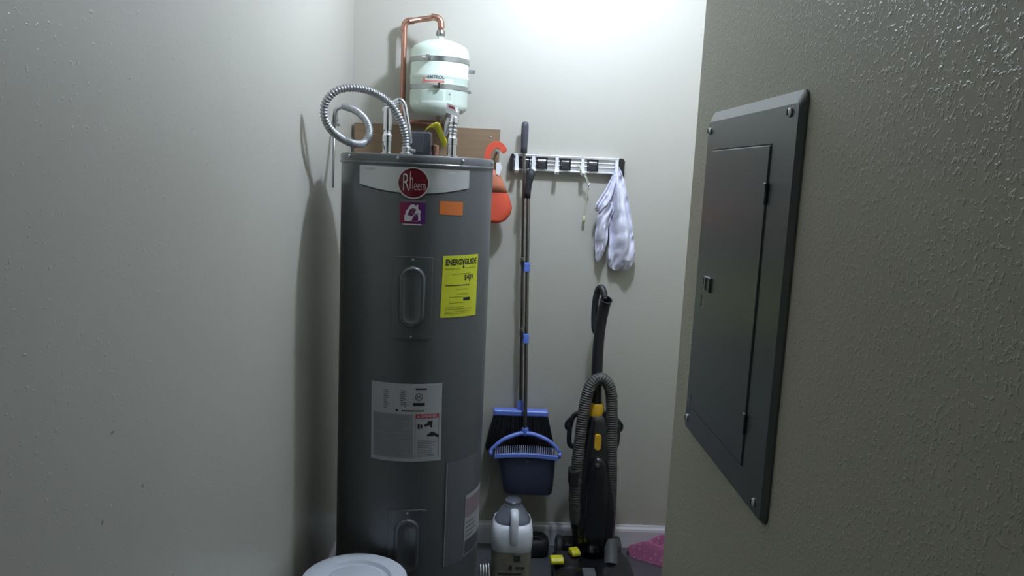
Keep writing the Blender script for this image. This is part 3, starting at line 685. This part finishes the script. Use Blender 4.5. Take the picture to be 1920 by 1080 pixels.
t = thing('dustpan', (0.186, 2.81, 0.22), 'navy lobby dustpan with a bright blue bail handle and steel pole', 'dustpan')
dx = lambda z: 0.141 + (1.45 - z)*0.0355
DY = 2.838
MB().tube([(dx(1.40), DY, 1.40), (dx(0.495), DY, 0.495)], 0.0078, 14).build('pole', 'steel', t, smooth=True)
secs = []
for z, rx, ry, ox in ((1.362, 0.0115, 0.0115, -0.003), (1.385, 0.0125, 0.0125, -0.002), (1.41, 0.0125, 0.014, 0.001), (1.43, 0.0135, 0.016, 0.005), (1.445, 0.0165, 0.017, 0.008), (1.457, 0.0155, 0.015, 0.009), (1.465, 0.010, 0.010, 0.009), (1.468, 0.003, 0.003, 0.009)):
    secs.append(sell(dx(z)+ox, DY, z, rx, ry, 2.2, 18))
MB().loft(secs).build('hand_grip', 'black_rubber', t, smooth='all')
for z in (1.112, 0.846):
    x = dx(z); MB().box((x-0.0115, DY-0.011, z-0.018), (x+0.0105, BY-0.0085, z+0.018)).build('pole_clip', 'blue_plastic', t, bevel=0.003)
MB().lathe([(0.011, 0.472), (0.0135, 0.477), (0.0135, 0.497), (0.011, 0.503)], (dx(0.485), DY, 0), 16).build('pole_socket', 'blue_plastic', t, smooth=True)
cx = 0.180
arcp = [(cx-0.131, 2.80, 0.412), (cx-0.126, 2.802, 0.428), (cx-0.088, 2.812, 0.460), (cx-0.04, 2.828, 0.477), (dx(0.47), DY-0.004, 0.482), (cx+0.04, 2.828, 0.477), (cx+0.088, 2.812, 0.460), (cx+0.122, 2.802, 0.430), (cx+0.129, 2.80, 0.414)]
ap = spline(arcp, 8); MB().tube(ap, [0.0062 + 0.0025*math.sin(PI*i/(len(ap)-1)) for i in range(len(ap))], 12).build('bail_handle', 'blue_plastic', t, smooth='all')
for sx in (cx-0.129, cx+0.127):
    s_ = -1 if sx < cx else 1
    MB().lathe([(0.0, 0), (0.012, 0), (0.013, 0.004), (0.013, 0.010), (0.0, 0.013)], (sx - 0.006, 2.80, 0.412), 16, 'x').build('pivot', 'blue_plastic', t, smooth=True)
def binsec(z, w_, y0, y1, n=28):
    return sell(cx + 0.014*(0.42-z)/0.15, (y0+y1)/2, z, w_/2, (y1-y0)/2, 5, n)
outer = [binsec(0.262, 0.165, 2.775, 2.845), binsec(0.266, 0.178, 2.768, 2.850), binsec(0.280, 0.188, 2.763, 2.853), binsec(0.34, 0.203, 2.757, 2.853), binsec(0.420, 0.222, 2.750, 2.853)]
inner = [binsec(0.420, 0.216, 2.753, 2.850), binsec(0.34, 0.197, 2.760, 2.850), binsec(0.272, 0.17, 2.772, 2.846)]
MB().loft(outer + inner).build('bin', 'navy_plastic', t, smooth=True)
secs = []
for i in range(25):
    u = i/24; x = cx - 0.119 + 0.236*u; zc = 0.418 + 0.009*math.sin(PI*u)
    secs.append([Vector((x, 2.744, zc-0.008)), Vector((x, 2.756, zc-0.008)), Vector((x, 2.756, zc+0.008)), Vector((x, 2.744, zc+0.008))])
MB().loft(secs).build('rim', 'blue_plastic', t, bevel=0.002, smooth=True)
tooth = None
for i in range(30):
    u = i/29; x = cx - 0.114 + 0.226*u; zc = 0.424 + 0.009*math.sin(PI*u)
    if tooth is None:
        tooth = MB().loft([[Vector((x-0.0021, 2.7475, zc)), Vector((x+0.0021, 2.7475, zc)), Vector((x+0.0021, 2.7525, zc)), Vector((x-0.0021, 2.7525, zc))],
                           [Vector((x-0.0013, 2.7485, zc+0.031)), Vector((x+0.0013, 2.7485, zc+0.031)), Vector((x+0.0013, 2.7515, zc+0.031)), Vector((x-0.0013, 2.7515, zc+0.031))]]).build('comb_tooth', 'tooth_plastic', t); tx0, tz0 = x, zc
    else:
        c_ = tooth.copy(); COL.objects.link(c_); c_.parent = t; c_.location = Vector((x-tx0, 0, zc-tz0))
MB().lathe([(0.0, -0.004), (0.006, -0.003), (0.007, 0.0)], (cx+0.004, 2.752, 0.402), 12, 'y').build('latch_button', 'navy_plastic', t, smooth=True)

# ------------------------------------------------------------------ cord and white cloth on the rail
q = [(0.318, RF-0.006, 1.483), (0.330, RF-0.010, 1.484), (0.3400, RF-0.020, 1.4595), (0.347, RF-0.026, 1.462), (0.356, RF-0.020, 1.447), (0.366, 2.885, 1.424), (0.3675, 2.890, 1.405), (0.364, 2.895, 1.37), (0.361, 2.900, 1.325), (0.3595, 2.902, 1.300)]
t = thing('lanyard', (0.36, 2.90, 1.28), 'thin pale green cord hanging from the middle of the tool rail', 'cord')
MB().tube(spline(q, 8), 0.0022, 8).build('cord', 'cord_green', t, smooth='all')
q2 = [(0.341, RF-0.022, 1.4595), (0.352, RF-0.026, 1.445), (0.363, 2.880, 1.420), (0.371, 2.883, 1.425), (0.369, 2.886, 1.405)]
MB().tube(spline(q2, 8), 0.002, 8).build('cord_loop', 'white_tape', t, smooth='all')
MB().lathe([(0.0, 0.014), (0.004, 0.012), (0.006, 0.0), (0.0045, -0.012), (0.0, -0.014)], (0.359, 2.902, 1.292), 10).build('toggle', 'cord_green', t, smooth='all')

def cloth_lobe(rows, fold, seed, n=56, m=70):
    """rows of (z, x_centre, half_width, y_centre, half_depth); vertical folds follow the loop"""
    secs = []
    for i in range(m + 1):
        u = i/m*(len(rows)-1); k = min(int(u), len(rows)-2); f = u - k; f = f*f*(3-2*f)
        z, xc, hw, yc, hd_ = [a + (b-a)*f for a, b in zip(rows[k], rows[k+1])]
        sec = []
        for j in range(n):
            a = 2*PI*j/n
            fo = fold * (math.sin(3*a + seed + z*9) * 0.5 + math.sin(7*a + 2*seed - z*14) * 0.3)
            x = xc + hw*math.cos(a); y = yc + hd_*math.sin(a)*(1 + fo) - 0.4*fo*hd_*(1 if math.sin(a) < 0 else 0)
            nz = noise.noise(Vector((x*28 + seed, z*22, y*20))) * 0.006 * min(1, hw/0.02)
            nz += noise.noise(Vector((x*85 + z*12 + seed, z*15, 5))) * 0.005
            nz += (abs(noise.noise(Vector((x*42 - z*16 + seed, z*12 + x*10, 9)))) - 0.2) * 0.018 * min(1, hw/0.02)
            y += nz if math.sin(a) < 0.2 else 0; x += noise.noise(Vector((z*30, seed, a))) * 0.002
            sec.append(Vector((x, min(y, YB-0.002), z + noise.noise(Vector((x*40, seed, 0)))*0.004)))
        secs.append(sec)
    return MB().loft(secs)
t = thing('white_cloth', (0.50, 2.88, 1.11), 'crumpled white cloth hanging from the right end of the tool rail', 'cloth')
rows = [(1.486, 0.4665, 0.006, 2.868, 0.006), (1.474, 0.468, 0.012, 2.872, 0.014), (1.45, 0.470, 0.022, 2.874, 0.020), (1.41, 0.474, 0.029, 2.876, 0.024), (1.36, 0.482, 0.036, 2.878, 0.026),
        (1.30, 0.490, 0.042, 2.880, 0.026), (1.24, 0.499, 0.046, 2.881, 0.026), (1.19, 0.504, 0.050, 2.882, 0.024), (1.15, 0.506, 0.050, 2.884, 0.020), (1.128, 0.503, 0.046, 2.886, 0.014), (1.114, 0.500, 0.036, 2.888, 0.008), (1.108, 0.497, 0.020, 2.889, 0.004)]
cloth_lobe(rows, 0.8, 1.3).build('main_fold', 'white_cloth', t, smooth='all')
rows = [(1.475, 0.462, 0.006, 2.862, 0.006), (1.44, 0.452, 0.012, 2.862, 0.012), (1.40, 0.440, 0.018, 2.862, 0.016), (1.37, 0.425, 0.022, 2.860, 0.018), (1.35, 0.414, 0.023, 2.860, 0.018), (1.335, 0.408, 0.018, 2.863, 0.013), (1.325, 0.404, 0.008, 2.866, 0.006)]
cloth_lobe(rows, 0.9, 4.1, m=40).build('upper_fold', 'white_cloth', t, smooth='all')
rows = [(1.36, 0.447, 0.016, 2.870, 0.010), (1.335, 0.438, 0.026, 2.868, 0.016), (1.31, 0.428, 0.026, 2.868, 0.018), (1.27, 0.424, 0.023, 2.872, 0.018), (1.22, 0.424, 0.023, 2.876, 0.017), (1.18, 0.424, 0.018, 2.880, 0.014), (1.15, 0.419, 0.011, 2.884, 0.009), (1.138, 0.417, 0.004, 2.886, 0.004)]
cloth_lobe(rows, 0.9, 7.7, m=40).build('lower_fold', 'white_cloth', t, smooth='all')

# ------------------------------------------------------------------ upright vacuum cleaner
VX = 0.432
t = thing('vacuum_cleaner', (VX, 2.70, 0), 'black upright vacuum cleaner with grey hose and yellow trim', 'vacuum')
# nozzle: a low wedge towards the camera
prof = [(2.43, 0.006), (2.43, 0.035), (2.46, 0.055), (2.56, 0.066), (2.66, 0.072), (2.74, 0.068), (2.76, 0.045), (2.76, 0.012)]
nz = MB().loft([[Vector((x, y if abs(x-VX) < 0.12 else y*0.9 + 2.6*0.1, z if abs(x-VX) < 0.12 else z*0.85)) for y, z in prof] for x in (VX-0.142, VX-0.118, VX+0.118, VX+0.142)]).build('nozzle', 'black_gloss', t, bevel=0.006, smooth=True)
MB().box((VX-0.13, 2.432, 0.004), (VX+0.13, 2.46, 0.014)).build('bumper', 'grey_plastic', nz, bevel=0.003)
MB().box((VX-0.045, 2.54, 0.062), (VX+0.0, 2.60, 0.074)).build('nozzle_plate', 'grey_plastic', nz, bevel=0.003)
for x in (VX-0.108, VX+0.112):
    wl = MB().lathe([(0.0, -0.014), (0.036, -0.014), (0.046, -0.010), (0.048, 0), (0.046, 0.010), (0.036, 0.014), (0.0, 0.014)], (x, 2.795, 0.048), 28, 'x').build('wheel', 'black_rubber', t, smooth=True)
    MB().lathe([(0.0, -0.016), (0.018, -0.0155), (0.02, 0), (0.018, 0.0155), (0.0, 0.016)], (x, 2.795, 0.048), 16, 'x').build('hub', 'grey_plastic', wl, smooth=True)
MB().box((VX-0.10, 2.72, 0.03), (VX+0.10, 2.80, 0.10)).build('axle_housing', 'black_plastic', t, bevel=0.012, seg=3)
# body, leaning slightly back
def vy(z): return 2.735 + 0.045*max(0, z)
secs = []
for z, x0, x1, d0, d1 in ((0.085, 0.372, 0.505, 0.06, 0.055), (0.13, 0.364, 0.514, 0.068, 0.06), (0.19, 0.352, 0.520, 0.072, 0.062), (0.26, 0.347, 0.517, 0.074, 0.062), (0.34, 0.350, 0.512, 0.072, 0.060),
                          (0.42, 0.358, 0.506, 0.066, 0.056), (0.50, 0.374, 0.500, 0.056, 0.050), (0.57, 0.392, 0.484, 0.044, 0.042), (0.605, 0.402, 0.462, 0.032, 0.032)):
    secs.append(sell((x0+x1)/2, vy(z) + (d1-d0)/2, z, (x1-x0)/2, (d0+d1)/2, 3.2, 32))
body = MB().loft(secs).build('body', 'black_gloss', t, smooth='all')
secs = []
for z, hw in ((0.10, 0.040), (0.16, 0.046), (0.28, 0.048), (0.38, 0.044), (0.43, 0.034), (0.45, 0.018)):
    secs.append(sell(VX+0.004, vy(z)-0.048, z, hw, 0.036, 2.4, 24))
MB().loft(secs).build('dirt_cup', 'black_gloss', t, smooth='all')
MB().lathe([(0.0, -0.004), (0.006, -0.004), (0.008, 0)], (VX-0.001, vy(0.425)-0.085, 0.428), 12, 'y').build('cup_button', 'grey_plastic', body, smooth=True)
p = [(VX-0.012, 0.535), (VX+0.010, 0.535)]
out = [(VX-0.001 + 0.0125*math.cos(a*PI/8), 0.504 + 0.0125*math.sin(a*PI/8) + (0.017 if a % 16 < 8 else -0.017)) for a in range(16)]
MB().prism(out, lambda u, v, d: Vector((u, vy(v)-d, v)), 0.05, 0.066).build('yellow_button', 'vac_yellow', t, bevel=0.002)
# yellow collar and the wand
MB().loft([sell(0.4275, vy(z), z, hw, hd_, 3.5, 24) for z, hw, hd_ in ((0.585, 0.026, 0.034), (0.592, 0.029, 0.037), (0.61, 0.0275, 0.035), (0.628, 0.0255, 0.033), (0.634, 0.023, 0.030))]).build('collar', 'vac_yellow', t, smooth=True)
wp = [(0.427, vy(0.62), 0.62), (0.424, vy(0.70), 0.70), (0.4225, vy(0.77), 0.77), (0.4225, vy(0.85), 0.85), (0.426, vy(0.92)-0.004, 0.92), (0.4315, vy(0.97)-0.012, 0.97), (0.4355, vy(1.0)-0.022, 1.004), (0.438, vy(1.02)-0.030, 1.018)]
sp = spline(wp, 6); m_ = len(sp)
rad = [0.0202]*(m_-10) + [0.0202 + 0.0022*k/9 for k in range(10)]
def tube_secs(pts, rs, n=20):
    q = MB(); q.tube(pts, rs, n, cap=False); return [q.v[k*n:(k+1)*n] for k in range(len(pts))]
inn = tube_secs(sp, [r_ - 0.0035 for r_ in rad])
MB().loft(tube_secs(sp, rad) + inn[::-1][:14]).build('wand', 'black_plastic', t, smooth=True)
lp = [(0.416, vy(0.88)+0.004, 0.885), (0.408, vy(0.9)+0.012, 0.905), (0.406, vy(0.95)+0.024, 0.955), (0.4085, vy(1.0)+0.028, 1.01), (0.4145, vy(1.04)+0.024, 1.042), (0.423, vy(1.06)+0.016, 1.052), (0.431, vy(1.05)+0.004, 1.040), (0.4345, vy(1.02)-0.008, 1.012)]
MB().tube(spline(lp, 8), 0.0125, 14).build('handle_loop', 'black_plastic', t, smooth='all')
# hose: up the left side, over and down the right side
hp_ = [(0.372, vy(0.2)-0.045, 0.20), (0.358, vy(0.30)-0.062, 0.30), (0.360, vy(0.4)-0.062, 0.40), (0.366, vy(0.5)-0.058, 0.50), (0.374, vy(0.6)-0.052, 0.60), (0.386, vy(0.68)-0.045, 0.675), (0.404, vy(0.72)-0.04, 0.716), (0.432, vy(0.73)-0.036, 0.732),
       (0.458, vy(0.72)-0.036, 0.716), (0.474, vy(0.68)-0.036, 0.675), (0.480, vy(0.6)-0.036, 0.60), (0.484, vy(0.5)-0.04, 0.50), (0.488, vy(0.4)-0.045, 0.40), (0.493, vy(0.3)-0.04, 0.30), (0.496, vy(0.2)-0.03, 0.20), (0.496, vy(0.12)-0.02, 0.12)]
hs = ribbed(hp_, 0.0212, 0.0016, 0.0085, 18)
hs.build('hose', 'hose_grey', t, smooth='all')
MB().tube([(0.500, 2.70, 0.135), (0.503, 2.675, 0.09), (0.498, 2.645, 0.062)], [0.026, 0.026, 0.024], 18).build('hose_port', 'grey_plastic', t, smooth=True)
# cord hooks
for s_, x in ((-1, 0.352), (1, 0.500)):
    hk2 = [(x - s_*0.01, vy(.45)+0.02, 0.455), (x + s_*0.012, vy(.47)+0.02, 0.465), (x + s_*0.016, vy(.5)+0.02, 0.50), (x + s_*0.014, vy(.53)+0.02, 0.535), (x + s_*0.005, vy(.56)+0.02, 0.57), (x - s_*0.014, vy(.58)+0.02, 0.585)]
    MB().tube(spline(hk2, 6), 0.0095, 10).build('cord_hook', 'black_plastic', t, smooth='all')
    tip = [(x + s_*0.014, vy(.53)+0.02, 0.53), (x + s_*0.026, vy(.53)+0.02, 0.525), (x + s_*0.029, vy(.53)+0.02, 0.545), (x + s_*0.012, vy(.56)+0.02, 0.565)]
    MB().tube(spline(tip, 6), 0.006, 10).build('cord_hook_tip', 'black_plastic', t, smooth='all')
MB().box((0.332, 2.66, 0.345), (0.366, 2.72, 0.405)).build('hose_clip', 'black_plastic', t, bevel=0.006)
# pedals
def pedal(px, py, Y, w_, l_, rz):
    c0 = onY(px, py, Y); R_ = Matrix.Rotation(rz, 3, 'Z')
    pr = [(-l_/2, -0.010), (-l_/2, 0.002), (-l_*0.2, 0.010), (l_*0.35, 0.011), (l_/2, 0.004), (l_/2, -0.010)]
    mb = MB().loft([[c0 + R_ @ Vector((x, y, z)) for y, z in pr] for x in (-w_/2, w_/2)])
    pd = mb.build('pedal', 'pedal_yellow', t, bevel=0.004, seg=3)
    st = MB().tube([c0 + Vector((0, 0.005, -0.008)), Vector((c0.x, c0.y+0.02, 0.05))], 0.010, 10).build('pedal_arm', 'black_plastic', pd, smooth=True)
pedal(1044, 1049, 2.62, 0.047, 0.040, 0.1); pedal(1077, 1034, 2.66, 0.033, 0.042, 0.35)
MB().loft([sell(VX-0.09, 2.66, z, a_, b_, 3, 20) for z, a_, b_ in ((0.02, 0.056, 0.055), (0.06, 0.052, 0.05), (0.085, 0.040, 0.038))]).build('motor_housing', 'black_plastic', t, smooth=True)

# ------------------------------------------------------------------ jug, bag, coil, bucket, pink cloth
JX, JY = 0.134, 2.625
t = thing('plastic_jug', (JX, JY, 0), 'translucent white gallon jug standing on the floor beside the heater', 'jug')
secs = []
for z, rx, ry, oy in ((0.0, 0.062, 0.062, 0), (0.006, 0.068, 0.068, 0), (0.02, 0.070, 0.070, 0), (0.145, 0.070, 0.070, 0), (0.152, 0.072, 0.072, 0), (0.19, 0.073, 0.073, 0), (0.215, 0.071, 0.070, 0.001), (0.235, 0.065, 0.062, 0.004)):
    secs.append(sell(JX, JY+oy, z, rx, ry, 4.2, 36))
MB().loft(secs).build('body', 'jug_plastic', t, smooth='all')
secs = []
for z, rx, ry, oy in ((0.233, 0.0655, 0.0615, 0.004), (0.250, 0.056, 0.052, 0.009), (0.268, 0.044, 0.041, 0.014), (0.280, 0.034, 0.032, 0.017), (0.286, 0.029, 0.028, 0.018), (0.291, 0.0275, 0.0275, 0.018)):
    secs.append(sell(JX, JY+oy, z, rx, ry, 2.6, 36))
MB().loft(secs).build('shoulder', 'jug_neck', t, smooth='all')
MB().lathe([(0.0, 0.304), (0.026, 0.303), (0.0295, 0.300), (0.0295, 0.291), (0.0, 0.290)], (JX, JY+0.018, 0), 24).build('cap', 'jug_neck', t, smooth=True)
hp = spline([(JX+0.004, JY-0.010, 0.268), (JX+0.004, JY-0.040, 0.280), (JX+0.004, JY-0.062, 0.270), (JX+0.004, JY-0.070, 0.245), (JX+0.004, JY-0.073, 0.215), (JX+0.004, JY-0.070, 0.185), (JX+0.004, JY-0.06, 0.168)], 6)
secs = []
for i, q in enumerate(hp):
    tn = (hp[min(i+1, len(hp)-1)] - hp[max(i-1, 0)]).normalized(); nn = Vector((0, tn.z, -tn.y)); sec = []
    for j in range(14):
        a = 2*PI*j/14; sec.append(q + Vector((0.0145*math.copysign(abs(math.cos(a))**0.6, math.cos(a)), 0, 0)) + nn*0.010*math.sin(a))
    secs.append(sec)
MB().loft(secs).build('handle', 'jug_plastic', t, smooth='all')
lb = MB().loft([sell(JX, JY, z, 0.0708, 0.0708, 4.2, 36) for z in (0.022, 0.143)], cap=False).build('wrap_label', 'jug_label', t, smooth=True)
yf = JY - 0.0712
g = MB().box((JX+0.006, yf-0.0003, 0.112), (JX+0.030, yf+0.001, 0.134)); g.box((JX-0.046, yf-0.0003, 0.062), (JX+0.036, yf+0.001, 0.068)); g.box((JX-0.010, yf-0.0003, 0.078), (JX+0.002, yf+0.001, 0.098)); g.box((JX+0.014, yf-0.0003, 0.084), (JX+0.046, yf+0.001, 0.093)); g.box((JX-0.012, yf-0.0003, 0.034), (JX+0.03, yf+0.001, 0.052))
g.build('label_print', 'label_dark', lb)
g = MB().box((JX-0.05, yf-0.0002, 0.072), (JX+0.05, yf+0.0012, 0.074)); g.box((JX-0.03, yf-0.0002, 0.095), (JX-0.016, yf+0.0012, 0.125)); g.build('label_accent', 'label_tan', lb)

secs = []
for z, rx, ry in ((0.0, 0.074, 0.048), (0.008, 0.080, 0.052), (0.035, 0.082, 0.054), (0.055, 0.078, 0.050), (0.065, 0.066, 0.040), (0.068, 0.03, 0.02)):
    sec = sell(0.225, 2.848, z, rx*0.8, ry, 3.4, 36)
    secs.append([p + Vector((noise.noise(p*30)*0.004, noise.noise(p*25 + Vector((3,0,0)))*0.004, noise.noise(p*18)*0.004 if z > 0.01 else 0)) for p in sec])
t = thing('black_bag', (0.225, 2.848, 0), 'soft black bag lying by the baseboard between jug and vacuum', 'bag')
MB().loft(secs).build('body', 'bristle', t, smooth='all')
MB().tube(spline([(0.19, 2.825, 0.062), (0.205, 2.815, 0.076), (0.245, 2.815, 0.076), (0.26, 2.825, 0.062)], 6), 0.004, 8).build('strap', 'black_rubber', t, smooth='all')

t = thing('coiled_hose', (0.036, 2.62, 0), 'coil of silver braided hose on the floor between heater and jug', 'hose')
cpts = []
for k in range(3*20+1):
    a = 2*PI*k/20 + PI*0.5; cpts.append(Vector((0.026 + 0.0095*k/20, 2.555 + 0.024*math.cos(a), 0.050 + 0.0445*math.sin(a))))
cpts += [Vector((0.058, 2.54, 0.06)), Vector((0.064, 2.52, 0.02)), Vector((0.075, 2.50, 0.006)), Vector((0.11, 2.49, 0.0055)), Vector((0.15, 2.495, 0.0055))]
ribbed(cpts, 0.0046, 0.0005, 0.004, 10).build('hose', 'zinc', t, smooth='all')
MB().tube([(0.15, 2.495, 0.0075), (0.175, 2.497, 0.0075)], 0.0075, 6).build('end_nut', 'chrome', t)

BX, BY2, BR, BZ = -0.3165, 1.975, 0.140, 0.356
t = thing('bucket', (BX, BY2, 0), 'round navy bucket with a pale lid in front of the water heater', 'bucket')
MB().lathe([(0.0, 0.0), (0.112, 0.0), (0.118, 0.006), (0.136, BZ-0.06), (0.143, BZ-0.058), (0.143, BZ-0.050), (0.137, BZ-0.048), (0.1415, BZ-0.012), (0.1435, BZ-0.012), (0.1435, BZ-0.005), (0.13, BZ-0.016), (0.0, BZ-0.016)], (BX, BY2, 0), 64).build('body', 'bucket_navy', t, smooth=True)
MB().lathe([(0.139, BZ-0.014), (0.1415, BZ-0.010), (0.1405, BZ-0.003), (0.136, BZ), (0.105, BZ+0.001), (0.098, BZ-0.001), (0.092, BZ-0.010), (0.078, BZ-0.011), (0.072, BZ-0.002), (0.066, BZ+0.001), (0.0, BZ+0.002)], (BX, BY2, 0), 64).build('lid', 'lid_white', t, smooth=True)
for s_ in (-1, 1):
    MB().box((BX+s_*0.138-0.006, BY2-0.012, BZ-0.055), (BX+s_*0.138+0.012*s_+0.006*(s_ < 0), BY2+0.012, BZ-0.018)).build('ear', 'bucket_navy', t, bevel=0.003)
hp = [(BX + 0.148*math.cos(a), BY2 - 0.148*math.sin(a), BZ - 0.04 - 0.11*math.sin(a)) for a in [PI*k/16 for k in range(17)]]
MB().tube(hp, 0.0022, 8).build('bail', 'zinc', t, smooth='all')

# pink fleece dropped on the floor against the back wall
def heap():
    nu, nv = 60, 40; vs = []; fs = []
    for i in range(nu+1):
        for j in range(nv+1):
            u = i/nu; v = j/nv*2 - 1
            ax = 0.600 + 0.41*u; ay = 2.845 - 0.05*math.sin(u*2.2)
            wd = 0.012 + 0.085*min(1, (u*3.2)**0.8) * (1 - 0.25*u)
            x = ax + 0.30*wd*(-v); y = ay + wd*v*0.85
            env = max(0, 1 - abs(v)**2.4) * min(1, 0.35 + u*2.8) * (1 - max(0, u-0.85)/0.15*0.8)
            w1 = (y - 2.83) + 0.75*(x - 0.66)      # folds run down to the right
            h = 0.10*env*(0.14 + 0.86*(0.5 + 0.5*math.cos(w1*84 + 1.6 + 1.4*noise.noise(Vector((x*9, y*9, 4)))))) + 0.018*noise.noise(Vector((x*26, y*26, 1))) * env
            vs.append(Vector((x, min(y, YB-0.016), max(0.002 + 0.003*env, h))))
    for i in range(nu):
        for j in range(nv):
            a = i*(nv+1)+j; fs.append((a, a+1, a+nv+2, a+nv+1))
    k = len(vs); vs += [Vector((p.x, p.y, 0.0005)) for p in vs]; fs2 = [tuple(q + k for q in f[::-1]) for f in fs]
    ring = [j for j in range(nv+1)] + [i*(nv+1)+nv for i in range(1, nu+1)] + [nu*(nv+1)+j for j in range(nv-1, -1, -1)] + [i*(nv+1) for i in range(nu-1, 0, -1)]
    side = [(ring[i], ring[(i+1) % len(ring)], ring[(i+1) % len(ring)] + k, ring[i] + k) for i in range(len(ring))]
    return MB().add(vs, fs + fs2 + side)
t = heap().build('pink_cloth', 'pink_fleece', smooth='all')
tag(t, 'crumpled pink spotted fleece on the floor by the back wall', 'cloth')

# ------------------------------------------------------------------ breaker panel on the partition
t = thing('breaker_panel', (XR, 1.12, 1.02), 'grey steel electrical breaker panel set flush on the right wall', 'electrical panel')
PY0, PY1, PZ0, PZ1, TH = 0.924, 1.314, 1.021, 1.563, 0.010
def rrect(y0, y1, z0, z1, r, x, n=5):
    out = []
    for (cy, cz, a0) in ((y1-r, z1-r, 0), (y0+r, z1-r, 90), (y0+r, z0+r, 180), (y1-r, z0+r, 270)):
        for k in range(n): a = math.radians(a0 + 90*k/(n-1)); out.append(Vector((x, cy + r*math.cos(a), cz + r*math.sin(a))))
    return out
e = 0.009
MB().loft([rrect(PY0, PY1, PZ0, PZ1, 0.012, XR), rrect(PY0, PY1, PZ0, PZ1, 0.012, XR-0.003), rrect(PY0+e*0.55, PY1-e*0.55, PZ0+e*0.8, PZ1-e*1.8, 0.006, XR-TH)]).build('cover_plate', 'panel_steel', t)
DY0, DY1, DZ0, DZ1 = 1.008, 1.268, 1.072, 1.500
MB().box((XR-TH-0.0006, DY0-0.0022, DZ0-0.002), (XR-TH+0.004, DY1+0.002, DZ1+0.002)).build('door_gap', 'panel_gap', t)
dr = MB().box((XR-TH-0.0022, DY0+0.001, DZ0), (XR-TH+0.003, DY1, DZ1)).build('door', 'panel_steel', t, bevel=0.0012)
xf = XR-TH-0.0022
for z in (1.438, 1.130): MB().box((xf-0.003, DY0-0.004, z-0.014), (xf+0.001, DY0+0.005, z+0.014)).build('hinge', 'panel_steel', dr, bevel=0.001)
lt = MB().box((xf-0.004, 1.214, 1.276), (xf+0.001, 1.246, 1.300)).build('latch', 'panel_steel', dr, bevel=0.0015)
MB().box((xf-0.0045, 1.232, 1.279), (xf-0.003, 1.244, 1.297)).build('latch_recess', 'panel_gap', lt)
MB().box((xf-0.0065, 1.230, 1.278), (xf-0.003, 1.2325, 1.298)).build('latch_lip', 'chrome', lt)
MB().box((xf-0.0004, 1.2615, 1.247), (xf+0.001, 1.2645, 1.266)).build('latch_slot', 'panel_gap', dr)
for y, z in ((1.296, 1.532), (0.953, 1.537), (1.296, 1.046), (0.951, 1.043)):
    sc = MB().lathe([(0.0058, 0.0), (0.0058, -0.002), (0.0035, -0.004), (0.0, -0.0045)], (XR-TH, y, z), 16, 'x').build('screw', 'zinc', t, smooth=True)
    MB().box((XR-TH-0.0050, y-0.0008, z-0.0035), (XR-TH-0.0038, y+0.0008, z+0.0035)).build('slot', 'panel_gap', sc)
MB().box((XR-TH-0.0008, 1.2885, 1.058), (XR-TH+0.001, 1.2905, 1.092)).build('edge_scratch', 'zinc', t)
